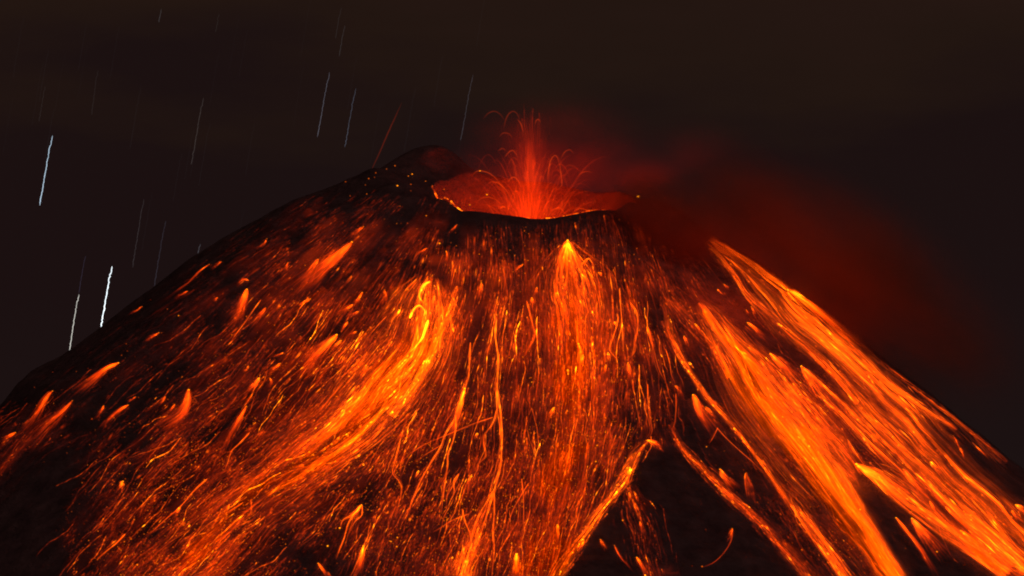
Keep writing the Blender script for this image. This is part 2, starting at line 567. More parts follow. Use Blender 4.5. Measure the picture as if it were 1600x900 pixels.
# name part, label, points (x, y, half width, brightness), threads, mean brightness, thread length, radius
STREAMS = [
    ('broad orange avalanche of sparks running down the right skyline of the cone',
     [(1108, 372, 6, .35), (1150, 402, 15, .8), (1200, 445, 27, 1.1), (1260, 500, 36, 1.1), (1330, 560, 38, 1.0), (1400, 632, 36, .85), (1470, 702, 36, .85), (1540, 775, 38, .85), (1620, 855, 40, .85)], 1700, .78, 120, 1.0),
    ('narrow orange lava strand along the left edge of the skyline avalanche',
     [(1097, 374, 3, .4), (1120, 397, 5, .8), (1146, 428, 6, .9), (1166, 458, 6, 1), (1196, 488, 7, 1), (1240, 526, 8, .8), (1290, 572, 8, .7), (1342, 630, 7, .9)], 160, .6, 70, 1.0),
    ('thin glowing strand forming the very outermost edge of the right skyline',
     [(1366, 556, 2, .3), (1410, 590, 3, .8), (1452, 624, 3, 1.0), (1500, 661, 3, 1.0), (1540, 694, 3, .7), (1574, 723, 3, .3)], 110, .6, 70, .9),
    ('bright thin strand just inside the outermost edge of the right skyline',
     [(1345, 560, 4, .5), (1385, 597, 5, .9), (1430, 628, 5, 1.1), (1470, 655, 4, .9), (1495, 672, 3, .3)], 110, .8, 70, .9),
    ('bright orange band pouring past the dark hollow on the right flank',
     [(1290, 578, 6, .6), (1318, 605, 9, .9), (1345, 640, 13, 1.1), (1390, 690, 18, 1.0), (1440, 740, 18, .9), (1500, 798, 18, .9), (1560, 850, 18, .9), (1620, 900, 18, .9)], 420, .75, 120, .9),
    ('red orange avalanche between the skyline stream and the widest right stream',
     [(1252, 572, 5, .9), (1280, 600, 12, 1.1), (1320, 640, 18, 1.0), (1360, 685, 19, .9), (1400, 722, 20, .7), (1450, 775, 20, .55), (1510, 835, 20, .5), (1580, 895, 20, .5)], 420, .62, 110, 1.0),
    ('widest and brightest orange avalanche on the right half of the cone',
     [(1092, 472, 8, .4), (1112, 495, 17, .9), (1140, 535, 28, 1.0), (1170, 585, 42, 1.0), (1212, 640, 48, 1.0), (1258, 700, 47, 1.1), (1298, 755, 42, 1.25), (1330, 805, 36, 1.15), (1365, 855, 32, 1.0), (1405, 910, 30, .95)], 2600, .72, 110, 1.0),
    ('scattered orange streaks on the upper side of the widest right avalanche',
     [(1130, 500, 14, .5), (1165, 545, 24, .8), (1205, 590, 30, 1.0), (1255, 650, 30, .9), (1310, 705, 26, .7), (1345, 745, 18, .4)], 380, .5, 80, 1.0),
    ('long thin curving lava strand left of the widest right avalanche',
     [(1036, 462, 5, .5), (1046, 515, 6, .8), (1070, 567, 6, 1), (1105, 620, 5, .9), (1146, 666, 5, .9), (1190, 722, 6, 1), (1222, 768, 6, .8), (1252, 812, 7, .8), (1290, 862, 9, .8), (1330, 915, 10, .8)], 260, .6, 80, .9),
    ('dim lava curtain at the foot of the dark smoke above the right strand',
     [(1040, 458, 14, .3), (1062, 480, 18, .5), (1085, 505, 18, .5), (1110, 540, 16, .4), (1140, 590, 12, .3)], 200, .42, 50, 1.1),
    ('red lava strand bordering the dark rock wedge on its right side',
     [(1046, 662, 3, .3), (1064, 697, 5, .9), (1092, 727, 7, .9), (1130, 765, 9, .7), (1172, 802, 9, .55), (1220, 850, 10, .5), (1262, 895, 10, .5), (1290, 930, 10, .4)], 260, .5, 70, .9),
    ('lower right strand with a pale orange head beside the widest avalanche',
     [(1238, 787, 3, .8), (1268, 820, 7, .9), (1296, 860, 9, .8), (1330, 912, 12, .7)], 110, .65, 70, .9),
    ('wide orange apron of sparks beneath the yellow headed lava tongue at lower right',
     [(1340, 727, 6, 1.0), (1375, 747, 15, 1.1), (1415, 785, 22, .85), (1460, 822, 22, .8), (1510, 857, 20, .75), (1570, 902, 20, .7)], 420, .85, 110, .9),
    ('faint red veil of sparks above the yellow headed lava tongue at lower right',
     [(1395, 735, 10, .5), (1440, 765, 20, .6), (1500, 820, 24, .6), (1560, 870, 24, .6), (1620, 915, 24, .6)], 260, .33, 100, 1.0),
    ('bright orange river of lava sweeping from centre to the lower left',
     [(672, 432, 14, .7), (664, 470, 34, 1.25), (658, 505, 46, 1.15), (645, 545, 54, 1.1), (618, 585, 56, 1.05), (575, 632, 54, .9), (522, 682, 48, .72), (462, 730, 44, .52), (400, 778, 44, .40), (330, 840, 52, .27), (262, 905, 56, .22)], 2600, .66, 95, 1.0),
    ('yellow orange arm of lava on the right side of the central left river',
     [(716, 446, 5, .5), (703, 478, 9, .9), (688, 515, 11, 1.1), (668, 560, 13, 1.1), (645, 605, 13, .9), (610, 650, 12, .6)], 280, .85, 70, 1.0),
    ('thin bright lava line along the lower edge of the lower left river',
     [(642, 592, 3, .5), (600, 640, 3, .8), (550, 690, 3, 1.0), (500, 725, 3, 1.0), (455, 752, 3, .9), (415, 772, 4, .6)], 90, .9, 90, .8),
    ('central fan of orange sparks falling from the yellow vent below the crater',
     [(887, 378, 6, 1.1), (889, 405, 30, 1.0), (893, 440, 50, .85), (899, 485, 54, .75), (903, 540, 52, .55), (903, 600, 56, .40), (896, 680, 62, .26), (882, 760, 66, .2), (865, 840, 66, .17), (852, 910, 66, .14)], 1900, .48, 75, 1.1),
    ('orange lava ribbon along the left edge of the dark rock wedge',
     [(1012, 688, 3, .9), (996, 708, 7, 1.0), (980, 742, 10, 1.0), (962, 768, 7, .7), (935, 802, 7, .8), (908, 842, 9, .85), (880, 880, 10, .85), (862, 915, 10, .8)], 300, .75, 55, .9),
    ('sparse dotted fan of embers on the face of the dark rock wedge',
     [(978, 752, 10, .7), (992, 795, 24, .45), (1008, 845, 28, .35), (1022, 910, 28, .4)], 130, .14, 40, .8),
    ('dim red streak bundle on the far left lower flank',
     [(108, 628, 5, .6), (85, 655, 12, .7), (50, 690, 22, .6), (10, 735, 26, .6), (-40, 780, 26, .5)], 260, .075, 75, .9),
    ('bright spark shower at the foot of the long vertical rivulet',
     [(768, 770, 8, .5), (752, 815, 14, .7), (738, 855, 20, .9), (722, 905, 24, 1.0)], 260, .55, 45, .9),
]
for _lab, _pts, _n, _M, _len, _rad in STREAMS:
    FLOWS.append([(p[0], p[1]) for p in _pts])


def build_streams():
    for lab, pts, n, M, ln, rad in STREAMS:
        bare = (lambda q: 1.0) if 'wedge' in lab or 'strand' in lab else (lambda q: 1 - wedge(q[..., 0], q[..., 1]))
        C, L = resample(pts, 80)
        silky = pts[0][0] > 1085
        parts = []
        x, r, l, T = flow_threads(C, L, int(n * (2.5 if silky else 2.6)), M * 0.55, ln * (.72 if silky else .5), rad * (.64 if silky else .72), rough=.5 if silky else .65)
        l = l * bare(x)
        a = threads(x, r, l, T=T)
        if a: parts.append(a)
        nb = max(6, int(n * 0.10))       # brighter individual threads
        x, r, l, T = flow_threads(C, L, nb * 3, M * (.035 if silky else .08), ln * (.3 if silky else .22), rad * .9, decay=2.2, wand=0.9, edge=1.2)
        l = l * bare(x)
        a = threads(x, r, l, T=T)
        if a: parts.append(a)
        v, q, c = merge(parts)
        loc, _, _ = lift(np.array([pts[0][0]]), np.array([pts[0][1]]), np.array([0.0]))
        loc = loc[0]
        root = mesh_obj('lava_stream', v, q, M_SPARK, c, loc=loc)
        prop(root, lab, 'lava stream', 'lava streams on the cone')
        XY, rd, lum = soft_tubes(C, L, max(12, int(n * 0.05)), M * (.26 if silky else .18), ln * 0.9, 0.5)  # soft dust glow painted along the stream
        lum = lum * bare(XY)
        d = threads(XY, rd, lum, h=None, sides=8, red=1.1, flat=0.5, T=0.45 * M)
        if d:
            o = mesh_obj('soft_glow', *d[:2], M_SOFT_GLOW, d[2], parent=root, loc=loc)
            prop(o, kind='stuff')


build_streams()

# ---- boulders with glowing tails.   path, half widths at head and end, brightness, threads, label
BOULDERS = [
    ([(887, 376), (888, 400), (890, 440)], 5, 22, 3.2, 90, 5.0, 'brightest yellow boulder, right under the crater lip'),
    ([(1231, 453), (1262, 472), (1310, 510), (1370, 562)], 3, 20, 2.8, 90, 4.5, 'brightest yellow boulder on the right skyline'),
    ([(726, 607), (719, 632), (710, 660), (702, 690)], 3, 7, 3.0, 50, 4.0, 'elongated bright yellow boulder left of the long vertical rivulet'),
    ([(1338, 725), (1362, 742), (1400, 765), (1440, 800)], 3, 15, 2.6, 70, 4.5, 'yellow boulder heading the lava tongue at lower right'),
    ([(185, 567), (165, 576), (140, 596), (112, 618)], 2, 9, 1.5, 60, 3.5, 'lone orange boulder with a wide tail on the far left flank'),
    ([(295, 609), (292, 628), (280, 648), (250, 668)], 5, 10, 1.5, 70, 4.0, 'large orange boulder with a bent tail on the lower left flank'),
    ([(386, 452), (376, 480), (362, 515)], 3, 11, 1.6, 60, 3.5, 'orange boulder with twin tails under a small loop on the left flank'),
    ([(388, 438), (380, 437), (372, 444)], 2, 3, 1.0, 14, 2.5, 'small hooked loop of lava above the twin tailed boulder'),
    ([(550, 378), (528, 398), (495, 425), (455, 460)], 4, 16, 1.5, 90, 4.0, 'orange boulder with a long broad tail on the upper left flank'),
    ([(568, 354), (558, 362), (548, 372)], 2, 4, .9, 16, 2.5, 'small orange boulder just above the broad tailed one'),
    ([(497, 405), (486, 425), (470, 455)], 3, 8, .8, 30, 3.0, 'red orange boulder below the broad tailed one'),
    ([(485, 467), (474, 473), (458, 482)], 2, 4, 1.2, 16, 2.5, 'small slanting orange boulder beside a dark patch'),
    ([(566, 457), (558, 470), (545, 482)], 2, 5, 1.2, 22, 3.0, 'topmost boulder of the cluster left of the bright river'),
    ([(551, 476), (540, 483), (522, 494)], 2, 5, 1.1, 22, 2.5, 'second boulder of the cluster left of the bright river'),
    ([(560, 487), (552, 491), (544, 496)], 2, 3, 1.0, 14, 2.5, 'short slanting boulder right of the boulder cluster'),
    ([(543, 503), (536, 512), (531, 522)], 3, 4, 1.1, 20, 2.5, 'curled orange boulder at the middle of the cluster'),
    ([(526, 523), (513, 535), (492, 556), (465, 590)], 4, 13, 1.9, 80, 4.0, 'yellow boulder with the longest tail of the left cluster'),
    ([(533, 532), (524, 542), (512, 556)], 2, 5, 1.3, 22, 3.0, 'orange boulder tucked under the yellow one of the cluster'),
    ([(538, 558), (534, 566), (524, 572)], 2, 4, .9, 14, 2.5, 'small round boulder lower in the left cluster'),
    ([(575, 573), (568, 578), (562, 592)], 3, 6, .8, 22, 3.0, 'dull orange boulder at the edge of the bright river'),
    ([(557, 518), (550, 521), (543, 527)], 2, 4, .7, 12, 2.5, 'dull orange boulder right of the curled one'),
    ([(82, 611), (70, 624), (52, 655), (30, 680)], 2, 8, .95, 40, 3.0, 'orange boulder trailing red threads at the far left edge'),
    ([(113, 626), (98, 642), (75, 662), (45, 690)], 2, 6, .75, 30, 2.5, 'dim boulder heading the red bundle at far left'),
    ([(162, 634), (156, 645), (148, 656)], 2, 3, .8, 12, 2.5, 'small upright boulder on dark ground at far left'),
    ([(200, 633), (188, 640), (170, 655), (155, 675)], 2, 6, .9, 30, 3.0, 'orange boulder with a fanned red tail on dark ground'),
    ([(212, 620), (205, 624), (198, 628)], 1, 2, .7, 10, 2.0, 'tiny slanting boulder above the fan tailed one'),
    ([(258, 620), (252, 628), (246, 634)], 2, 3, .8, 12, 2.5, 'small boulder left of the large bent tailed boulder'),
    ([(273, 632), (268, 640), (262, 646)], 2, 3, .9, 12, 2.5, 'small boulder tucked under the large bent tailed boulder'),
    ([(385, 635), (376, 650), (362, 675), (345, 712)], 2, 7, 1.1, 40, 3.0, 'orange boulder with a forked tail on the lower left flank'),
    ([(405, 591), (396, 602), (382, 618)], 3, 6, 1.5, 30, 3.5, 'bright stubby boulder in the middle of the left flank'),
    ([(422, 591), (424, 597), (418, 606)], 2, 3, .9, 12, 2.5, 'small hooked boulder right of the bright stubby one'),
    ([(438, 568), (428, 576), (412, 586)], 2, 5, 1.1, 22, 2.5, 'slanting orange boulder above the bright stubby one'),
    ([(443, 551), (434, 555), (424, 560)], 1, 3, .8, 12, 2.0, 'thin slanting boulder uppermost in the left middle'),
    ([(388, 572), (386, 577), (380, 581)], 2, 3, .9, 10, 2.5, 'tiny double boulder in the left middle'),
    ([(415, 481), (402, 496), (385, 515)], 2, 6, .7, 22, 2.5, 'dull streaked boulder right of the twin tailed boulder'),
    ([(24, 676), (12, 683), (-4, 693)], 2, 5, 1.0, 20, 3.0, 'orange boulder at the left border of the picture'),
    ([(248, 520), (238, 526), (224, 533)], 1, 3, .9, 14, 2.5, 'slanting red boulder near the left skyline'),
    ([(222, 479), (212, 486), (200, 492)], 1, 2, .7, 10, 2.0, 'lowest thin red boulder right on the left skyline'),
    ([(293, 455), (284, 460), (272, 466)], 1, 3, .7, 12, 2.0, 'short red boulder under the long skyline streak'),
    ([(346, 409), (336, 415), (326, 420)], 1, 3, .6, 12, 2.0, 'dull red boulder beside the long skyline streak'),
    ([(327, 413), (312, 423), (295, 440), (265, 462)], 1, 2, .8, 14, 1.8, 'long thin orange streak near the left skyline'),
    ([(417, 373), (410, 383), (398, 390)], 1, 3, .8, 12, 2.0, 'red boulder high on the dark left flank'),
    ([(340, 465), (336, 468), (332, 471)], 1, 3, .8, 8, 2.0, 'tiny red boulder left of the twin tailed boulder'),
    ([(450, 410), (448, 416), (444, 426)], 1, 3, .9, 10, 2.0, 'small boulder at the top of the red left streaks'),
    ([(601, 453), (602, 465), (598, 480)], 3, 5, .7, 20, 3.0, 'dull orange boulder hanging above the dark hollow left of the river'),
    ([(667, 388), (655, 395), (647, 404)], 1, 3, .9, 14, 2.0, 'curved orange sliver above the bright river'),
    ([(714, 351), (706, 360), (697, 368)], 1, 2, .8, 10, 1.8, 'thin orange sliver under the left part of the crater lip'),
    ([(697, 392), (698, 400), (697, 410)], 2, 3, .9, 10, 2.2, 'small orange boulder above the right arm of the river'),
    ([(904, 537), (908, 552), (908, 570)], 2, 5, 2.2, 30, 3.5, 'yellow teardrop boulder in the central fan'),
    ([(911, 555), (909, 566), (906, 580)], 3, 5, 1.4, 24, 3.0, 'orange teardrop boulder below the yellow one of the fan'),
    ([(981, 567), (984, 582), (988, 600)], 2, 6, 1.3, 30, 3.0, 'orange teardrop boulder right of the central fan'),
    ([(1011, 511), (1016, 526), (1022, 550)], 2, 4, 1.2, 22, 2.8, 'narrow orange boulder left of the right hand strand'),
    ([(909, 428), (916, 438), (922, 452)], 2, 5, 1.5, 24, 3.0, 'slanting yellow boulder on the right of the central fan'),
    ([(935, 426), (939, 428), (943, 431)], 3, 3, 1.1, 8, 2.8, 'rounded orange boulder apart from the fan on its right'),
    ([(752, 442), (750, 452), (746, 470)], 3, 6, 1.2, 26, 3.0, 'orange boulder right of the bright river on the red slope'),
    ([(831, 465), (832, 475), (833, 490)], 3, 4, 1.1, 18, 2.8, 'rounded orange boulder left of the central fan'),
    ([(839, 449), (838, 455), (836, 462)], 2, 3, 1.0, 10, 2.4, 'small orange boulder above the rounded one left of the fan'),
    ([(817, 413), (810, 418), (802, 428)], 2, 4, .9, 14, 2.6, 'dull orange boulder on the dark red slope below the crater'),
    ([(947, 570), (946, 578), (944, 588)], 2, 4, 1.1, 16, 2.6, 'hook shaped orange boulder right of the central fan'),
    ([(866, 637), (860, 650), (853, 664)], 2, 5, 1.3, 22, 3.0, 'orange boulder low in the central streaks'),
    ([(746, 677), (744, 682), (741, 688)], 2, 3, 1.5, 10, 2.4, 'short orange boulder left of the main rivulet'),
    ([(654, 736), (651, 743), (648, 749)], 2, 2, 2.0, 10, 2.4, 'short yellow boulder below the thin left rivulets'),
    ([(737, 742), (733, 752), (730, 765)], 2, 4, 1.2, 16, 2.6, 'orange boulder left of the lower main rivulet'),
    ([(807, 866), (807, 882), (806, 905)], 3, 9, 2.6, 50, 4.0, 'bright yellow boulder at the bottom edge near the middle'),
    ([(568, 853), (565, 868), (558, 905)], 3, 8, 1.8, 36, 3.5, 'yellow orange boulder at the bottom edge left of the middle'),
    ([(497, 880), (506, 892), (520, 910)], 2, 5, 1.1, 18, 2.8, 'orange boulder slanting right at the bottom edge'),
    ([(871, 820), (871, 832), (868, 850)], 2, 4, 1.4, 16, 2.6, 'upright orange boulder inside the lower right sparks of the centre'),
    ([(912, 844), (908, 852), (900, 866)], 2, 5, 1.3, 18, 2.8, 'pale orange boulder at the edge of the dark rock wedge'),
    ([(938, 843), (943, 850), (950, 858)], 2, 4, .8, 14, 2.6, 'dull boulder alone on the dark wedge at the bottom'),
    ([(1083, 617), (1092, 638), (1108, 662), (1120, 680)], 4, 12, 1.6, 60, 4.0, 'large soft orange boulder on the dark ground left of the avalanche'),
    ([(1103, 636), (1110, 645), (1122, 658)], 2, 6, 1.0, 20, 2.8, 'small boulder on the shoulder of the large soft one'),
    ([(1125, 733), (1134, 746), (1152, 765)], 3, 8, 1.2, 30, 3.0, 'orange boulder beside the red strand right of the wedge'),
    ([(1166, 739), (1168, 752), (1178, 785)], 3, 9, .55, 26, 3.0, 'dull red boulder on the dark ground right of the wedge'),
    ([(1158, 549), (1172, 565), (1200, 592)], 3, 10, 1.5, 45, 3.5, 'pale orange boulder at the upper side of the widest avalanche'),
    ([(1170, 543), (1176, 549), (1184, 556)], 2, 3, 1.2, 14, 2.6, 'small slanting boulder above the pale orange one'),
    ([(1204, 553), (1222, 570), (1252, 596)], 3, 11, 1.6, 50, 3.5, 'orange boulder halfway between the two big right avalanches'),
    ([(1203, 552), (1210, 557), (1220, 566)], 2, 3, .9, 12, 2.4, 'thin boulder riding on the back of the halfway orange one'),
    ([(1252, 572), (1268, 592), (1292, 625)], 3, 14, 1.7, 60, 4.0, 'bright orange boulder leading the avalanche beside the dark hollow'),
    ([(1168, 504), (1180, 514), (1200, 532)], 2, 6, 1.3, 26, 3.0, 'slender orange boulder in the dark gap between avalanches'),
    ([(1174, 479), (1178, 486), (1184, 496)], 1, 3, 1.1, 14, 2.4, 'upper slender boulder in the dark gap between avalanches'),
    ([(1166, 484), (1168, 488), (1171, 492)], 1, 2, .8, 8, 2.0, 'tiny boulder left of the upper slender one in the gap'),
    ([(1121, 452), (1125, 456), (1132, 462)], 1, 3, 1.0, 10, 2.0, 'lower tiny boulder under the start of the skyline strand'),
    ([(1131, 444), (1135, 447), (1140, 451)], 1, 2, .9, 10, 2.0, 'upper tiny boulder under the start of the skyline strand'),
    ([(1069, 525), (1074, 535), (1078, 546)], 2, 4, 1.1, 16, 2.6, 'small orange boulder just right of the thin curving strand'),
    ([(1086, 506), (1090, 512), (1096, 522)], 2, 4, 1.3, 16, 2.8, 'small yellow boulder at the top of the widest avalanche'),
    ([(1100, 483), (1104, 492), (1112, 505)], 3, 8, 1.0, 30, 3.2, 'blurred orange boulder starting the widest avalanche'),
    ([(1400, 809), (1414, 826), (1440, 860), (1468, 905)], 2, 4, 1.5, 30, 3.0, 'left boulder of the pair on dark ground at lower right'),
    ([(1425, 810), (1438, 826), (1456, 846), (1475, 870)], 3, 14, 1.6, 60, 3.8, 'right boulder of the pair with the wide smooth tail'),
    ([(1501, 829), (1514, 840), (1540, 862)], 2, 6, 1.4, 26, 3.0, 'orange boulder low among the lower right strands'),
    ([(1478, 792), (1494, 808), (1524, 834)], 2, 5, 1.1, 22, 2.6, 'slim boulder above the low right strands'),
    ([(1411, 733), (1428, 752), (1455, 776)], 2, 6, 1.1, 24, 2.6, 'slim boulder right of the yellow headed tongue'),
    ([(1451, 752), (1462, 768), (1480, 790)], 2, 5, 1.3, 22, 2.8, 'slim bright boulder between tongue and skyline stream'),
    ([(1453, 783), (1460, 794), (1470, 810)], 2, 5, 1.0, 18, 2.4, 'stubby boulder at the tip of a dark gap, lower right'),
    ([(1506, 799), (1516, 808), (1530, 818)], 2, 4, 1.2, 16, 2.6, 'short bright boulder in the red veil, lower right'),
    ([(1587, 789), (1596, 795), (1612, 812)], 4, 9, 1.4, 30, 3.5, 'soft orange boulder cut by the right border'),
    ([(1581, 798), (1587, 808), (1594, 818)], 2, 4, 1.0, 14, 2.6, 'smaller boulder left of the one cut by the right border'),
    ([(1587, 885), (1600, 893), (1615, 905)], 3, 6, 1.1, 18, 3.0, 'soft boulder in the bottom right corner'),
    ([(1454, 722), (1462, 730), (1474, 742)], 2, 5, 1.8, 18, 2.6, 'yellow fleck inside the skyline stream at lower right'),
    ([(1500, 700), (1505, 710), (1508, 722)], 2, 4, .7, 14, 2.4, 'lone dull boulder on the dark ground inside the right skyline'),
    ([(1489, 681), (1496, 692), (1502, 708)], 2, 3, .55, 12, 2.2, 'faint smear just above the lone boulder inside the right skyline'),
    ([(1525, 698), (1534, 706), (1552, 718)], 1, 2, .8, 14, 2.0, 'thin slanting streak just below the outermost right edge'),
    ([(1012, 688), (1024, 692), (1038, 703)], 3, 6, 1.6, 24, 3.6, 'bright boulder at the very tip of the dark rock wedge'),
    ([(984, 731), (979, 740), (973, 750)], 4, 7, 2.4, 24, 3.6, 'yellow boulder on the left side of the wedge tip'),
    ([(995, 871), (1003, 885), (1014, 905)], 2, 5, 1.2, 20, 3.0, 'orange boulder at the bottom of the wedge face'),
    ([(960, 852), (970, 870), (990, 892)], 1, 2, .8, 14, 1.8, 'thin streak left of the boulder at the bottom of the wedge'),
    ([(1000, 815), (1003, 824), (1007, 836)], 1, 3, .9, 12, 2.2, 'small orange boulder halfway down the wedge face'),
    ([(983, 770), (984, 778), (985, 786)], 2, 3, 1.2, 10, 2.4, 'left small boulder of the pair under the wedge tip'),
    ([(991, 769), (994, 776), (996, 784)], 2, 3, .8, 10, 2.4, 'right small boulder of the pair under the wedge tip'),
    ([(1144, 826), (1142, 834), (1138, 846)], 2, 3, .8, 12, 2.6, 'hooked red boulder alone on the dark wedge'),
    ([(192, 752), (189, 760), (184, 770)], 4, 5, 1.5, 16, 3.2, 'ring shaped bright clump at the left edge of the ember field'),
    ([(565, 789), (553, 803), (536, 815)], 3, 6, 1.3, 26, 3.0, 'clump of lava from which the lower left rivulets branch'),
    ([(281, 793), (276, 803), (272, 812)], 3, 5, 1.1, 16, 3.0, 'bright knot on the long streak of the lower left flank'),
    ([(960, 503), (963, 507), (966, 512)], 3, 3, 1.4, 10, 2.6, 'bright knot on a thin rivulet right of the central fan'),
    ([(950, 551), (952, 558), (955, 566)], 2, 3, 1.5, 10, 2.6, 'bright knot low on the rivulet right of the central fan'),
    ([(1055, 603), (1060, 610), (1063, 620)], 2, 4, .9, 14, 2.6, 'dull knot on dark ground left of the thin curving strand'),
]


def rock_verts(r, seed):
    rg = np.random.default_rng(seed)
    import bmesh
    bm = bmesh.new()
    bmesh.ops.create_icosphere(bm, subdivisions=2, radius=1.0)
    v = np.array([p.co[:] for p in bm.verts]); f = np.array([[w.index for w in q.verts] for q in bm.faces])
    bm.free()
    k = rg.normal(0, 1, (5, 3)); ph = rg.random(5) * 6
    d = sum(np.sin(v @ k[i] * 2.2 + ph[i]) for i in range(5)) * 0.07
    v = v * (1 + d)[:, None] * np.array([1.0, 0.85, 0.75])
    return v * r, f


def build_boulders():
    for i, (path, h0, h1, I0, n, rock, lab) in enumerate(BOULDERS):
        C, L = resample(path, 40)
        pr = perp_of(C)
        loc, _, ok = lift(C[:1, 0], C[:1, 1], np.array([1.2]))
        if not ok[0]:
            print('boulder off the cone', i, path[0]); continue
        loc = loc[0]
        v, f = rock_verts(rock * 0.36, i)
        I_rock = min(I0 * 1.0, 3.2)
        root = mesh_obj('glowing_boulder', v, f, M_EMBER, np.tile(heat(I_rock), (len(v), 1)), loc=None)
        root.location = loc
        prop(root, lab, 'lava boulder', 'glowing boulders tumbling down the cone')
        K = 9
        t = np.linspace(0, 1, K)[None]
        s0 = (RNG.random(n) ** 2.2 * 0.75)[:, None]
        s1 = s0 + (0.25 + 0.75 * RNG.random(n)[:, None]) * (1.0 - s0 * 0.6)
        s = s0 + (s1 - s0) * t
        c = sample(np.hstack([C, pr]), s)
        over = np.clip(s - 1, 0, None) * L
        tdir = np.stack([pr[-1, 1], -pr[-1, 0]])
        hw = h0 * 0.5 + (h1 * 1.3 - h0 * 0.5) * np.clip(s, 0, 1.4) ** 0.9
        u = np.clip(RNG.normal(0, 0.5, n), -1.2, 1.2)[:, None]
        XY = c[..., :2] + over[..., None] * tdir + c[..., 2:4] * (u * hw)[..., None] + c[..., 2:4] * wander(n, K, 0.22)[..., None]
        rad = (0.55 + 0.055 * h1 + 0.05 * h0) * np.exp(RNG.normal(0, 0.3, n))[:, None] * np.interp(t, [0, .1, 1], [.5, 1, .3])
        lum = np.exp(-2.3 * s) * np.interp(t, [0, .1, .6, 1], [.4, 1, .6, .0]) * np.exp(RNG.normal(0, 0.4, n))[:, None]
        # normalise: mean brightness across the first half of the tail
        step = np.linalg.norm(np.diff(XY, axis=1), axis=-1).mean(1, keepdims=True)
        area = L * 0.7 * (h0 + h1) * 1.1
        lum = lum * np.exp(RNG.normal(0, .5, lum.shape))
        lum *= I0 * 0.42 * area / max((lum * 2 * rad * 1.7 * step).sum(), 1e-6)
        a = threads(XY, rad, lum)
        if a:
            o = mesh_obj('spark_tail', *a[:2], M_SPARK, a[2], parent=root, loc=loc)
        # soft halo of light round the head and tail, painted as emissive tubes
        m = 3
        s = np.linspace(-0.04, 0.9, 14)[None] * np.array([0.35, 0.6, 1.0])[:, None]
        c = sample(np.hstack([C, pr]), s)
        XY = c[..., :2].copy()
        XY[:, 0] -= (C[1, :2] - C[0, :2]) / max(np.linalg.norm(C[1, :2] - C[0, :2]), 1e-6) * (h0 * 0.7)
        rad = (h0 * 0.9 + (h1 - h0 * 0.9) * np.clip(s, 0, 1) ** 0.8) * np.interp(np.linspace(0, 1, 14), [0, .12, .25, 1], [.15, .7, 1, 1])[None] + 0.6
        lum = I0 * np.array([.40, .26, .15])[:, None] * np.interp(np.linspace(0, 1, 14), [0, .12, .4, 1], [.25, 1, .55, 0])[None]
        a = threads(XY, rad, lum, sides=8, red=1.0, flat=0.6)
        if a:
            o = mesh_obj('soft_glow', *a[:2], M_SOFT_GLOW, a[2], parent=root, loc=loc)


build_boulders()

